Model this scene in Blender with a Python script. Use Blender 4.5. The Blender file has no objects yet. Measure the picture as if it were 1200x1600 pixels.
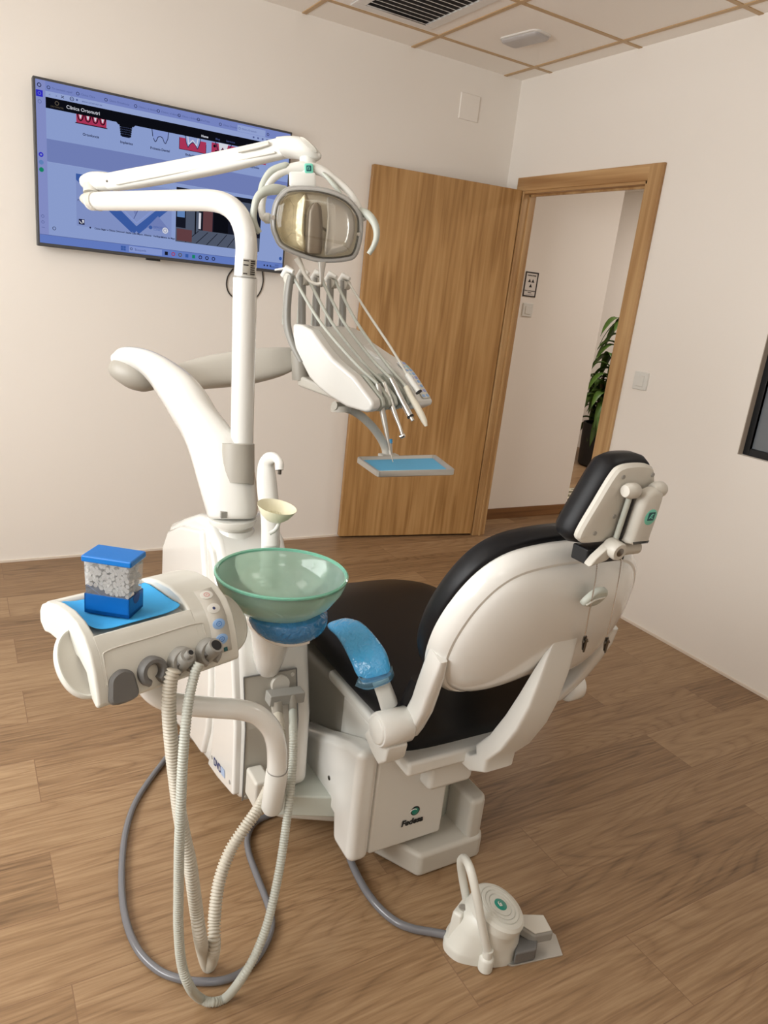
P_WIN=62; G_CEIL=3.7; P_HALL=16; EXPO=0.40
import bpy, bmesh, math, random
from mathutils import Vector, Matrix, Quaternion
random.seed(7)
S = bpy.context.scene
COL = S.collection
V = Vector
def vec(*a): return Vector(a)
def lerp(a, b, t): return a + (b - a) * t
# ------------------------------------------------------------------ camera
CAM = V((-2.8125, -3.6654, 1.4347)); FPX = 1138.82
yaw, pitch, roll = 0.5473, -0.2947, 0.1116
fw = V((math.sin(yaw)*math.cos(pitch), math.cos(yaw)*math.cos(pitch), math.sin(pitch)))
rt0 = V((math.cos(yaw), -math.sin(yaw), 0)); up0 = rt0.cross(fw)
rt = math.cos(roll)*rt0 + math.sin(roll)*up0
up = -math.sin(roll)*rt0 + math.cos(roll)*up0
cd = bpy.data.cameras.new('camera'); cam = bpy.data.objects.new('camera', cd); COL.objects.link(cam)
M = Matrix((rt, up, -fw)).transposed().to_4x4(); M.translation = CAM
cam.matrix_world = M
cd.sensor_fit = 'VERTICAL'; cd.sensor_height = 36.0; cd.sensor_width = 27.0
cd.lens = FPX/1600*36; cd.clip_start = 0.02; cd.clip_end = 60
S.camera = cam
# measuring helpers: a sight line of the survey photograph met with a known plane gives a point of the room
def ray(p): return fw + rt*((p[0]-600)/FPX) - up*((p[1]-800)/FPX)
def D(p, d): return CAM + ray(p)*d
def onx(p, x): r = ray(p); return CAM + r*((x-CAM.x)/r.x)
def ony(p, y): r = ray(p); return CAM + r*((y-CAM.y)/r.y)
def onz(p, z): r = ray(p); return CAM + r*((z-CAM.z)/r.z)
def onpl(p, o, n): r = ray(p); return CAM + r*((o-CAM).dot(n)/r.dot(n))
def dep(P): return (P-CAM).dot(fw)
# ------------------------------------------------------------------ objects
PW = {}
def tag(o, label=None, cat=None, group=None, kind=None):
    if label: o['label'] = label
    if cat: o['category'] = cat
    if group: o['group'] = group
    if kind: o['kind'] = kind
    return o
def thing(name, loc, label, cat, group=None):
    o = bpy.data.objects.new(name, None); COL.objects.link(o)
    o.empty_display_size = 0.05
    o.location = loc; PW[o] = V(loc)
    return tag(o, label, cat, group)
def structure(o): o['kind'] = 'structure'; return o

class MB:
    def __init__(s): s.v = []; s.f = []; s.m = []; s.cm = 0
    def add(s, vs, fs):
        b = len(s.v); s.v += [V(p) for p in vs]
        for f in fs: s.f.append([b+i for i in f]); s.m.append(s.cm)
        return s
    def mat(s, i): s.cm = i; return s
    def box(s, c, size, R=None):
        c = V(c); h = V(size)/2; R = R or Matrix.Identity(3)
        vs = [c + R @ V((sx*h.x, sy*h.y, sz*h.z)) for sx in (-1,1) for sy in (-1,1) for sz in (-1,1)]
        return s.add(vs, [(0,1,3,2),(4,6,7,5),(0,4,5,1),(2,3,7,6),(0,2,6,4),(1,5,7,3)])
    def bx(s, x0, x1, y0, y1, z0, z1): return s.box(((x0+x1)/2,(y0+y1)/2,(z0+z1)/2),(abs(x1-x0),abs(y1-y0),abs(z1-z0)))
    def prism(s, poly, ext):
        poly = [V(p) for p in poly]; e = V(ext); n = len(poly)
        nrm = V((0,0,0))
        for i in range(n): nrm += (poly[i]-poly[0]).cross(poly[(i+1)%n]-poly[0])
        if nrm.dot(e) < 0: poly.reverse()
        fs = [list(range(n))[::-1], [n+i for i in range(n)]] + [(i,(i+1)%n,n+(i+1)%n,n+i) for i in range(n)]
        return s.add(poly + [p+e for p in poly], fs)
    def loft(s, rings, cap=(True, True), loop=True):
        n = len(rings[0]); vs = [p for r in rings for p in r]; fs = []
        for k in range(len(rings)-1):
            for i in range(n if loop else n-1):
                j = (i+1) % n
                fs.append((k*n+i, k*n+j, (k+1)*n+j, (k+1)*n+i))
        if cap[0]: fs.append([i for i in range(n)][::-1])
        if cap[1]: b = (len(rings)-1)*n; fs.append([b+i for i in range(n)])
        return s.add(vs, fs)
    def tube(s, pts, r, n=12, cap=True, close=False):
        pts = [V(p) for p in pts]; N = len(pts)
        rr = r if isinstance(r, (list, tuple)) else [r]*N
        tan = []
        for i in range(N):
            a = pts[(i-1) % N] if close else pts[max(i-1, 0)]; b = pts[(i+1) % N] if close else pts[min(i+1, N-1)]
            t = (b-a); t = t.normalized() if t.length > 1e-9 else V((0,0,1)); tan.append(t)
        ref = V((0,0,1)) if abs(tan[0].z) < .9 else V((1,0,0))
        u = (ref - tan[0]*ref.dot(tan[0])).normalized(); rings = []
        for i in range(N):
            if i:
                u = u - tan[i]*u.dot(tan[i]); u.normalize()
            w = tan[i].cross(u)
            rings.append([pts[i] + (u*math.cos(2*math.pi*k/n) + w*math.sin(2*math.pi*k/n))*rr[i] for k in range(n)])
        if close: rings.append(rings[0]); cap = False
        return s.loft(rings, (cap, cap))
    def lathe(s, prof, o, axis=(0,0,1), n=32, cap=True):
        o = V(o); a = V(axis).normalized()
        ref = V((1,0,0)) if abs(a.x) < .9 else V((0,1,0))
        u = (ref - a*ref.dot(a)).normalized(); w = a.cross(u)
        rings = [[o + a*h + (u*math.cos(2*math.pi*k/n) + w*math.sin(2*math.pi*k/n))*max(r, 1e-5) for k in range(n)] for r, h in prof]
        return s.loft(rings, (cap, cap))
    def cyl(s, a, b, r, n=24, r2=None):
        a = V(a); b = V(b); return s.lathe([(r, 0), (r if r2 is None else r2, (b-a).length)], a, b-a, n)
    def ball(s, c, r, n=16, sq=(1,1,1)):
        c = V(c); m = n//2; rings = []
        for i in range(m+1):
            t = -math.pi/2 + math.pi*i/m
            rings.append([c + V((sq[0]*math.cos(t)*math.cos(2*math.pi*k/n), sq[1]*math.cos(t)*math.sin(2*math.pi*k/n), sq[2]*math.sin(t)))*r for k in range(n)])
        rings[0] = [p + V((0,0,0)) for p in rings[0]]
        return s.loft(rings)
    def pillow(s, outline, O, U, W, N, levels, cap=(True, True)):
        """closed outline in the plane (U,W) at O, swept along N through (inset, height) levels"""
        n = len(outline); O = V(O); pts = [V((a, b)) for a, b in outline]
        area = sum(pts[i].x*pts[(i+1)%n].y - pts[(i+1)%n].x*pts[i].y for i in range(n))
        if area < 0: pts.reverse()
        nr = []
        for i in range(n):
            t = (pts[(i+1)%n] - pts[i-1]); t = t.normalized() if t.length > 1e-9 else V((1,0)); nr.append(V((t.y, -t.x)))
        cx = sum(p.x for p in pts)/n; cy = sum(p.y for p in pts)/n; rings = []
        for lv in levels:
            ins, h = lv[0], lv[1]; sc = lv[2] if len(lv) > 2 else 1
            rings.append([O + U*(cx + (pts[i].x - nr[i].x*ins - cx)*sc) + W*(cy + (pts[i].y - nr[i].y*ins - cy)*sc) + N*h for i in range(n)])
        return s.loft(rings, cap)
    def text(s, body, size, O, X, Y, align='LEFT', lift=0.0006, bold=0.0, shear=0.0):
        cu = bpy.data.curves.new('t', 'FONT'); cu.body = body; cu.size = size; cu.align_x = align
        cu.offset = bold; cu.shear = shear; cu.resolution_u = 3
        to = bpy.data.objects.new('t', cu); COL.objects.link(to)
        dg = bpy.context.evaluated_depsgraph_get(); dg.update()
        me = bpy.data.meshes.new_from_object(to.evaluated_get(dg))
        X = V(X).normalized(); Y = V(Y).normalized(); N = X.cross(Y); O = V(O)
        s.add([O + X*v.co.x + Y*v.co.y + N*lift for v in me.vertices], [list(p.vertices) for p in me.polygons])
        bpy.data.objects.remove(to); bpy.data.curves.remove(cu); bpy.data.meshes.remove(me)
        return s
    def quad(s, a, b, c, d): return s.add([a, b, c, d], [(0,1,2,3)])
    def build(s, name, mats, parent=None, bevel=0, seg=2, smooth=True, angle=40, sub=0, label=None, fix=True, solid=0):
        me = bpy.data.meshes.new(name)
        if parent is not None: off = PW[parent]
        else:
            xs = [p.x for p in s.v]; ys = [p.y for p in s.v]; zs = [p.z for p in s.v]
            off = V(((min(xs)+max(xs))/2, (min(ys)+max(ys))/2, min(zs)))
        me.from_pydata([tuple(p-off) for p in s.v], [], s.f)
        if not isinstance(mats, (list, tuple)): mats = [mats]
        for m in mats: me.materials.append(m)
        for p, mi in zip(me.polygons, s.m): p.material_index = mi; p.use_smooth = smooth
        if fix:
            b = bmesh.new(); b.from_mesh(me)
            bmesh.ops.remove_doubles(b, verts=b.verts, dist=1e-6)
            bmesh.ops.recalc_face_normals(b, faces=b.faces); b.to_mesh(me); b.free()
        me.update()
        if smooth and not bevel and not sub: me.set_sharp_from_angle(angle=math.radians(angle))
        o = bpy.data.objects.new(name, me); COL.objects.link(o)
        if parent is not None: o.parent = parent; PW[o] = PW[parent]
        else: o.location = off; PW[o] = off
        if solid:
            md = o.modifiers.new('s', 'SOLIDIFY'); md.thickness = solid; md.offset = -1
        if bevel:
            md = o.modifiers.new('b', 'BEVEL'); md.width = bevel; md.segments = seg; md.limit_method = 'ANGLE'
            md.angle_limit = math.radians(35); md.harden_normals = True; md.use_clamp_overlap = True
        if sub:
            md = o.modifiers.new('u', 'SUBSURF'); md.levels = sub; md.render_levels = sub
        if label: o['label'] = label
        return o
def crom(pts, k=6):
    pts = [V(p) for p in pts]; out = []
    for i in range(len(pts)-1):
        p0 = pts[i-1] if i else pts[0]*2-pts[1]; p1 = pts[i]; p2 = pts[i+1]
        p3 = pts[i+2] if i+2 < len(pts) else pts[-1]*2-pts[-2]
        for j in range(k):
            t = j/k
            out.append(0.5*((2*p1) + (p2-p0)*t + (2*p0-5*p1+4*p2-p3)*t*t + (3*p1-p0-3*p2+p3)*t**3))
    out.append(pts[-1]); return out
def ell(c, a, b, n=24, e=2.0):
    r = []
    for k in range(n):
        t = 2*math.pi*k/n; ct, st = math.cos(t), math.sin(t)
        r.append(c + a*math.copysign(abs(ct)**(2/e), ct) + b*math.copysign(abs(st)**(2/e), st))
    return r
def limb(stations, ratio=1.0, n=24, e=2.0, k=4, dome=(0, 0)):
    """a solid limb from (edge, opposite edge, distance) stations; ratio = depth / width"""
    A = [D(s[0], s[2]) for s in stations]; B = [D(s[1], s[2]) for s in stations]
    R = [s[3] if len(s) > 3 else ratio for s in stations]
    A = crom(A, k); B = crom(B, k); R2 = []
    for i in range(len(R)-1): R2 += [lerp(R[i], R[i+1], j/k) for j in range(k)]
    R2.append(R[-1])
    C = [(a+b)/2 for a, b in zip(A, B)]; rings = []; N = len(C)
    for i in range(N):
        t = (C[min(i+1, N-1)] - C[max(i-1, 0)]).normalized(); a = (B[i]-A[i])/2
        b = t.cross(a).normalized()*a.length*R2[i]
        rings.append((C[i], a, b, t))
    out = []
    if dome[0]:
        c, a, b, t = rings[0]
        for q in (80, 60, 40, 20):
            s_ = math.sin(math.radians(90-q)) ; out.append(ell(c - t*a.length*dome[0]*math.sin(math.radians(q)), a*math.cos(math.radians(q)), b*math.cos(math.radians(q)), n, e))
    out += [ell(c, a, b, n, e) for c, a, b, t in rings]
    if dome[1]:
        c, a, b, t = rings[-1]
        for q in (20, 40, 60, 80):
            out.append(ell(c + t*a.length*dome[1]*math.sin(math.radians(q)), a*math.cos(math.radians(q)), b*math.cos(math.radians(q)), n, e))
    return out
def rrect(w, h, r, n=5, cx=0, cy=0):
    out = []
    for sx, sy, a0 in ((1,1,0),(-1,1,90),(-1,-1,180),(1,-1,270)):
        for i in range(n+1):
            a = math.radians(a0 + 90*i/n); out.append((cx+sx*(w/2-r)+r*math.cos(a), cy+sy*(h/2-r)+r*math.sin(a)))
    return out
def smooth2(pts, k=5):
    P = [V((a, b, 0)) for a, b in pts]; n = len(P); out = []
    for i in range(n):
        p0, p1, p2, p3 = P[i-1], P[i], P[(i+1)%n], P[(i+2)%n]
        for j in range(k):
            t = j/k; q = 0.5*((2*p1)+(p2-p0)*t+(2*p0-5*p1+4*p2-p3)*t*t+(3*p1-p0-3*p2+p3)*t**3); out.append((q.x, q.y))
    return out
def disc(mb, c, n, r, t=0.001, k=24, u=None, rv=None):
    """flat button of radius r lying on a surface, optional second radius"""
    n = V(n).normalized(); ref = V(u) if u else (V((0,0,1)) if abs(n.z) < .9 else V((1,0,0)))
    a = (ref - n*ref.dot(n)).normalized(); b = n.cross(a); c = V(c); rv = rv or r
    ring = lambda h, s_: [c + n*h + a*(r*s_*math.cos(2*math.pi*i/k)) + b*(rv*s_*math.sin(2*math.pi*i/k)) for i in range(k)]
    return mb.loft([ring(0, 1), ring(t*.7, 1), ring(t, .93)])
# ------------------------------------------------------------------ materials
def srgb(r, g, b):
    f = lambda c: (c/255/12.92) if c/255 <= .04045 else ((c/255+.055)/1.055)**2.4
    return (f(r), f(g), f(b), 1)
def nodes(name):
    m = bpy.data.materials.new(name); m.use_nodes = True; nt = m.node_tree
    return m, nt, nt.nodes['Principled BSDF'], nt.nodes.new, nt.links.new
def plain(name, col, rough=.4, metal=0, spec=.5, coat=0, trans=0, ior=1.45, emit=0, bump=0, bscale=200, var=0, vscale=6):
    m, nt, p, nn, ln = nodes(name)
    p.inputs['Base Color'].default_value = col; p.inputs['Roughness'].default_value = rough
    p.inputs['Metallic'].default_value = metal; p.inputs['Specular IOR Level'].default_value = spec
    p.inputs['Coat Weight'].default_value = coat; p.inputs['Transmission Weight'].default_value = trans; p.inputs['IOR'].default_value = ior
    if coat: p.inputs['Coat Roughness'].default_value = .08
    if emit: p.inputs['Emission Color'].default_value = col; p.inputs['Emission Strength'].default_value = emit
    if bump or var:
        tc = nn('ShaderNodeTexCoord'); nz = nn('ShaderNodeTexNoise'); nz.inputs['Scale'].default_value = bscale
        ln(tc.outputs['Object'], nz.inputs['Vector'])
        if bump:
            b = nn('ShaderNodeBump'); b.inputs['Strength'].default_value = bump; b.inputs['Distance'].default_value = .002
            ln(nz.outputs['Fac'], b.inputs['Height']); ln(b.outputs['Normal'], p.inputs['Normal'])
        if var:
            n2 = nn('ShaderNodeTexNoise'); n2.inputs['Scale'].default_value = vscale; n2.inputs['Detail'].default_value = 4
            ln(tc.outputs['Object'], n2.inputs['Vector'])
            mp = nn('ShaderNodeMapRange'); mp.inputs['From Min'].default_value = .3; mp.inputs['From Max'].default_value = .7
            mp.inputs['To Min'].default_value = 1-var; mp.inputs['To Max'].default_value = 1+var
            mx = nn('ShaderNodeVectorMath'); mx.operation = 'SCALE'; mx.inputs[0].default_value = col[:3]
            ln(n2.outputs['Fac'], mp.inputs['Value']); ln(mp.outputs['Result'], mx.inputs['Scale']); ln(mx.outputs['Vector'], p.inputs['Base Color'])
    return m
def glow(name, col, strength):
    m = bpy.data.materials.new(name); m.use_nodes = True; nt = m.node_tree; nt.nodes.clear()
    e = nt.nodes.new('ShaderNodeEmission'); e.inputs[0].default_value = col; e.inputs[1].default_value = strength
    o = nt.nodes.new('ShaderNodeOutputMaterial'); nt.links.new(e.outputs[0], o.inputs[0]); return m
def clear(name, tint, rough=.03, refl=1.0, body=0.0, bodycol=(.8,.8,.8,1)):
    """thin clear plastic: straight-through tint, fresnel gloss, a little diffuse body"""
    m = bpy.data.materials.new(name); m.use_nodes = True; nt = m.node_tree; nt.nodes.clear(); nn = nt.nodes.new; ln = nt.links.new
    tr = nn('ShaderNodeBsdfTransparent'); tr.inputs[0].default_value = tint
    gl = nn('ShaderNodeBsdfGlossy'); gl.inputs['Roughness'].default_value = rough
    fr = nn('ShaderNodeFresnel'); fr.inputs[0].default_value = 1.45
    mu = nn('ShaderNodeMath'); mu.operation = 'MULTIPLY'; mu.inputs[1].default_value = refl; ln(fr.outputs[0], mu.inputs[0])
    mx = nn('ShaderNodeMixShader'); ln(mu.outputs[0], mx.inputs[0]); ln(tr.outputs[0], mx.inputs[1]); ln(gl.outputs[0], mx.inputs[2])
    out = nn('ShaderNodeOutputMaterial'); last = mx
    if body:
        df = nn('ShaderNodeBsdfDiffuse'); df.inputs[0].default_value = bodycol
        m2 = nn('ShaderNodeMixShader'); m2.inputs[0].default_value = body; ln(mx.outputs[0], m2.inputs[1]); ln(df.outputs[0], m2.inputs[2]); last = m2
    ln(last.outputs[0], out.inputs[0]); return m
def wood_floor():
    m, nt, p, nn, ln = nodes('wood_plank_floor')
    tc = nn('ShaderNodeTexCoord'); mp = nn('ShaderNodeMapping'); ln(tc.outputs['Object'], mp.inputs['Vector'])
    mp.inputs['Location'].default_value = FLOOR_SHIFT
    br = nn('ShaderNodeTexBrick'); br.offset = .37; br.offset_frequency = 2
    br.inputs['Scale'].default_value = 1; br.inputs['Brick Width'].default_value = 1.2; br.inputs['Row Height'].default_value = .2
    br.inputs['Mortar Size'].default_value = .0012; br.inputs['Mortar Smooth'].default_value = .1; br.inputs['Bias'].default_value = 0
    br.inputs['Color1'].default_value = (0,0,0,1); br.inputs['Color2'].default_value = (1,1,1,1); br.inputs['Mortar'].default_value = (.5,.5,.5,1)
    ln(mp.outputs['Vector'], br.inputs['Vector'])
    # per plank offset so that the grain does not run through joints
    off = nn('ShaderNodeVectorMath'); off.operation = 'SCALE'; off.inputs['Scale'].default_value = 7.3; ln(br.outputs['Color'], off.inputs[0])
    ad = nn('ShaderNodeVectorMath'); ad.operation = 'ADD'; ln(mp.outputs['Vector'], ad.inputs[0]); ln(off.outputs['Vector'], ad.inputs[1])
    st = nn('ShaderNodeMapping'); st.inputs['Scale'].default_value = (1.0, 32, 1); ln(ad.outputs['Vector'], st.inputs['Vector'])
    n1 = nn('ShaderNodeTexNoise'); n1.inputs['Scale'].default_value = 1.3; n1.inputs['Detail'].default_value = 3; n1.inputs['Distortion'].default_value = .6
    ln(st.outputs['Vector'], n1.inputs['Vector'])
    # cathedral rings: contour lines of a broad noise field
    st2 = nn('ShaderNodeMapping'); st2.inputs['Scale'].default_value = (.55, 5.0, 1); ln(ad.outputs['Vector'], st2.inputs['Vector'])
    n2 = nn('ShaderNodeTexNoise'); n2.inputs['Scale'].default_value = .9; n2.inputs['Detail'].default_value = 1.5; ln(st2.outputs['Vector'], n2.inputs['Vector'])
    mu = nn('ShaderNodeMath'); mu.operation = 'MULTIPLY'; mu.inputs[1].default_value = 34; ln(n2.outputs['Fac'], mu.inputs[0])
    fr = nn('ShaderNodeMath'); fr.operation = 'FRACT'; ln(mu.outputs[0], fr.inputs[0])
    cr = nn('ShaderNodeValToRGB'); e = cr.color_ramp.elements
    e[0].position = 0; e[0].color = (.42,.42,.42,1); e[1].position = 1; e[1].color = (.36,.36,.36,1)
    for q, c in ((.15,.62),(.55,.78),(.85,.62)):
        x = e.new(q); x.color = (c,c,c,1)
    ln(fr.outputs[0], cr.inputs[0])
    st3 = nn('ShaderNodeMapping'); st3.inputs['Scale'].default_value = (9, 170, 1); ln(ad.outputs['Vector'], st3.inputs['Vector'])
    n3 = nn('ShaderNodeTexNoise'); n3.inputs['Scale'].default_value = 1; n3.inputs['Detail'].default_value = 2; ln(st3.outputs['Vector'], n3.inputs['Vector'])
    a1 = nn('ShaderNodeMix'); a1.data_type = 'FLOAT'; a1.inputs[0].default_value = .46; ln(n1.outputs['Fac'], a1.inputs[2]); ln(cr.outputs[0], a1.inputs[3])
    a2 = nn('ShaderNodeMix'); a2.data_type = 'FLOAT'; a2.inputs[0].default_value = .38; ln(a1.outputs[0], a2.inputs[2]); ln(n3.outputs['Fac'], a2.inputs[3])
    a3 = nn('ShaderNodeMix'); a3.data_type = 'FLOAT'; a3.inputs[0].default_value = .16; ln(a2.outputs[0], a3.inputs[2])
    sp = nn('ShaderNodeSeparateColor'); ln(br.outputs['Color'], sp.inputs[0]); ln(sp.outputs[0], a3.inputs[3])
    c2 = nn('ShaderNodeValToRGB'); e = c2.color_ramp.elements
    e[0].position = .30; e[0].color = srgb(92, 69, 47); e[1].position = .72; e[1].color = srgb(172, 143, 109)
    x = e.new(.5); x.color = srgb(142, 112, 81)
    ln(a3.outputs[0], c2.inputs[0])
    mo = nn('ShaderNodeMixRGB'); mo.inputs[2].default_value = srgb(128, 98, 72); ln(br.outputs['Fac'], mo.inputs[0]); ln(c2.outputs[0], mo.inputs[1])
    ln(mo.outputs[0], p.inputs['Base Color']); p.inputs['Roughness'].default_value = .42; p.inputs['Specular IOR Level'].default_value = .45
    b = nn('ShaderNodeBump'); b.inputs['Strength'].default_value = .12; b.inputs['Distance'].default_value = .001; ln(a2.outputs[0], b.inputs['Height'])
    ln(b.outputs['Normal'], p.inputs['Normal'])
    return m
def oak(name, dark, mid, light, axis='Z', scale=1.0):
    m, nt, p, nn, ln = nodes(name)
    tc = nn('ShaderNodeTexCoord'); st = nn('ShaderNodeMapping')
    sc = {'Z': (34, 34, 1.1), 'Y': (34, 1.1, 34), 'X': (1.1, 34, 34)}[axis]
    st.inputs['Scale'].default_value = tuple(v*scale for v in sc); ln(tc.outputs['Object'], st.inputs['Vector'])
    n1 = nn('ShaderNodeTexNoise'); n1.inputs['Scale'].default_value = 1; n1.inputs['Detail'].default_value = 4; n1.inputs['Distortion'].default_value = .4; ln(st.outputs['Vector'], n1.inputs['Vector'])
    s2 = nn('ShaderNodeMapping'); s2.inputs['Scale'].default_value = tuple(v*scale*(.2 if v > 5 else .55) for v in sc); ln(tc.outputs['Object'], s2.inputs['Vector'])
    n2 = nn('ShaderNodeTexNoise'); n2.inputs['Scale'].default_value = 1; n2.inputs['Detail'].default_value = 2; ln(s2.outputs['Vector'], n2.inputs['Vector'])
    mu = nn('ShaderNodeMath'); mu.operation = 'MULTIPLY'; mu.inputs[1].default_value = 22; ln(n2.outputs['Fac'], mu.inputs[0])
    si = nn('ShaderNodeMath'); si.operation = 'SINE'; ln(mu.outputs[0], si.inputs[0])
    mr = nn('ShaderNodeMapRange'); mr.inputs['From Min'].default_value = -1; mr.inputs['From Max'].default_value = 1; ln(si.outputs[0], mr.inputs['Value'])
    a = nn('ShaderNodeMix'); a.data_type = 'FLOAT'; a.inputs[0].default_value = .22; ln(n1.outputs['Fac'], a.inputs[2]); ln(mr.outputs[0], a.inputs[3])
    cr = nn('ShaderNodeValToRGB'); e = cr.color_ramp.elements
    e[0].position = .30; e[0].color = dark; e[1].position = .72; e[1].color = light; x = e.new(.5); x.color = mid
    ln(a.outputs[0], cr.inputs[0]); ln(cr.outputs[0], p.inputs['Base Color']); p.inputs['Roughness'].default_value = .45
    b = nn('ShaderNodeBump'); b.inputs['Strength'].default_value = .15; b.inputs['Distance'].default_value = .001; ln(a.outputs[0], b.inputs['Height']); ln(b.outputs['Normal'], p.inputs['Normal'])
    return m
def film(name, col, rough=.22, alpha=1.0):
    m, nt, p, nn, ln = nodes(name)
    p.inputs['Base Color'].default_value = col; p.inputs['Roughness'].default_value = rough; p.inputs['Coat Weight'].default_value = .6; p.inputs['Coat Roughness'].default_value = .12
    tc = nn('ShaderNodeTexCoord'); st = nn('ShaderNodeMapping'); st.inputs['Scale'].default_value = (1, 1, 1); st.inputs['Rotation'].default_value = (.5, .3, .8); ln(tc.outputs['Object'], st.inputs['Vector'])
    n1 = nn('ShaderNodeTexVoronoi'); n1.feature = 'DISTANCE_TO_EDGE'; n1.inputs['Scale'].default_value = 34
    n0 = nn('ShaderNodeTexNoise'); n0.inputs['Scale'].default_value = 22; n0.inputs['Detail'].default_value = 3; ln(st.outputs['Vector'], n0.inputs['Vector'])
    mx = nn('ShaderNodeMixRGB'); mx.inputs[0].default_value = .12; ln(st.outputs['Vector'], mx.inputs[1]); ln(n0.outputs['Color'], mx.inputs[2]); ln(mx.outputs[0], n1.inputs['Vector'])
    ad = nn('ShaderNodeMath'); ad.operation = 'ADD'; ln(n1.outputs['Distance'], ad.inputs[0]); ln(n0.outputs['Fac'], ad.inputs[1])
    b = nn('ShaderNodeBump'); b.inputs['Strength'].default_value = .55; b.inputs['Distance'].default_value = .006; ln(ad.outputs[0], b.inputs['Height'])
    ln(b.outputs['Normal'], p.inputs['Normal']); ln(b.outputs['Normal'], p.inputs['Coat Normal'])
    return m
FLOOR_SHIFT = (0.05, 0.066, 0)
mt = {}
mt['wall'] = plain('wall_plaster', srgb(242, 236, 228), .85, spec=.2, bump=.10, bscale=60)
mt['wallR'] = mt['wall']
mt['ceil'] = plain('ceiling_tile', srgb(250, 244, 236), .9, spec=.1, bump=.25, bscale=160)
mt['grid'] = plain('tan_ceiling_grid', srgb(190, 158, 116), .45)
mt['floor'] = wood_floor()
mt['door'] = oak('door_oak', srgb(158, 117, 68), srgb(180, 138, 86), srgb(194, 153, 101), 'Z', 1.6)
mt['frame'] = oak('frame_oak', srgb(166, 126, 80), srgb(188, 150, 102), srgb(204, 168, 120), 'Z')
mt['frameY'] = oak('frame_oak_rail', srgb(158, 116, 70), srgb(184, 144, 96), srgb(204, 166, 118), 'Y')
mt['skirt'] = oak('skirting_oak', srgb(112, 76, 44), srgb(138, 98, 60), srgb(158, 116, 76), 'X')
mt['caulk'] = plain('white_skirting', srgb(226, 214, 200), .5)
mt['white'] = plain('white_gloss_plastic', srgb(228, 227, 222), .2, coat=.6)
mt['white2'] = plain('white_satin_plastic', srgb(224, 223, 217), .36)
mt['ivory'] = plain('ivory_console_plastic', srgb(216, 215, 206), .34, coat=.2)
mt['lgrey'] = plain('light_grey_plastic', srgb(204, 200, 190), .4)
mt['ggrey'] = plain('greenish_grey_plastic', srgb(186, 190, 180), .4)
mt['mgrey'] = plain('mid_grey_plastic', srgb(150, 148, 142), .4)
mt['dgrey'] = plain('dark_grey_rubber', srgb(108, 107, 105), .45)
mt['recess'] = plain('recess_panel_grey', srgb(172, 168, 158), .45)
mt['tgrey'] = plain('taupe_grey_plastic', srgb(164, 159, 149), .4)
mt['black'] = plain('black_plastic', srgb(22, 22, 24), .4)
mt['vinyl'] = plain('black_vinyl', srgb(17, 17, 20), .44, spec=.30, bump=.06, bscale=900)
mt['hose'] = plain('beige_hose', srgb(196, 189, 174), .45)
mt['hose2'] = plain('greenish_hose', srgb(186, 188, 178), .4)
mt['greyhose'] = plain('grey_pvc_hose', srgb(112, 112, 116), .22, coat=.4)
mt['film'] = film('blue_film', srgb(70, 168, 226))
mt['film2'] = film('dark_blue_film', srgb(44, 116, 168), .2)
mt['paper'] = plain('blue_paper_liner', srgb(64, 170, 232), .75, bump=.5, bscale=40)
mt['tray_blue'] = plain('blue_tray_liner', srgb(104, 190, 236), .6)
mt['blue'] = plain('blue_plastic', srgb(4, 112, 196), .35, coat=.2)
mt['blue2'] = plain('deep_blue_plastic', srgb(2, 88, 162), .32, coat=.2)
mt['steel'] = plain('brushed_steel', srgb(206, 204, 198), .28, metal=1)
mt['chrome'] = plain('chrome', srgb(220, 220, 220), .12, metal=1)
mt['dsteel'] = plain('dark_steel', srgb(120, 116, 110), .3, metal=1)
mt['alu'] = plain('satin_aluminium', srgb(196, 194, 188), .38, metal=.7)
mt['cream'] = plain('cream_strainer_plastic', srgb(236, 232, 204), .4)
mt['creamP'] = plain('cream_handpiece', srgb(228, 222, 204), .4)
mt['cotton'] = plain('cotton', srgb(240, 238, 234), .95, spec=.1, bump=.4, bscale=300)
mt['teal'] = plain('teal_badge', srgb(120, 206, 184), .35)
mt['dteal'] = plain('dark_teal_badge', srgb(14, 84, 88), .35)
mt['tealdisc'] = plain('deep_teal_badge', srgb(20, 140, 122), .3, coat=.5)
mt['logo'] = plain('logo_ink', srgb(38, 42, 44), .5)
mt['navy'] = plain('navy_ink', srgb(46, 58, 110), .5)
mt['palebl'] = plain('pale_blue_ink', srgb(160, 178, 206), .5)
mt['key'] = plain('pale_key', srgb(232, 232, 226), .4)
mt['bkey'] = plain('blue_key', srgb(150, 188, 236), .4)
mt['bkey2'] = plain('violet_blue_key', srgb(154, 166, 220), .4)
mt['cyankey'] = plain('cyan_key', srgb(156, 212, 230), .4)
mt['redink'] = plain('red_ink', srgb(214, 120, 120), .5)
mt['ink'] = plain('dark_ink', srgb(44, 36, 34), .7)
mt['signw'] = plain('sign_white', srgb(226, 220, 214), .6)
mt['sticker'] = plain('grey_sticker', srgb(178, 174, 164), .5)
mt['leaf'] = plain('leaf_green', srgb(66, 92, 34), .45, var=.35, vscale=5)
mt['stem'] = plain('stem_brown', srgb(84, 68, 44), .8)
mt['pot'] = plain('black_pot', srgb(24, 24, 26), .5)
mt['soil'] = plain('soil', srgb(48, 36, 28), .95)
mt['tvbody'] = plain('tv_grey_bezel', srgb(70, 70, 72), .4)
mt['cable'] = plain('dark_cable', srgb(52, 46, 40), .6)
mt['cableL'] = plain('beige_cable', srgb(176, 160, 142), .6)
mt['wframe'] = plain('black_window_frame', srgb(18, 20, 24), .4)
mt['pane'] = plain('grey_frosted_pane', srgb(112, 118, 124), .18, spec=.6)
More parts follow.
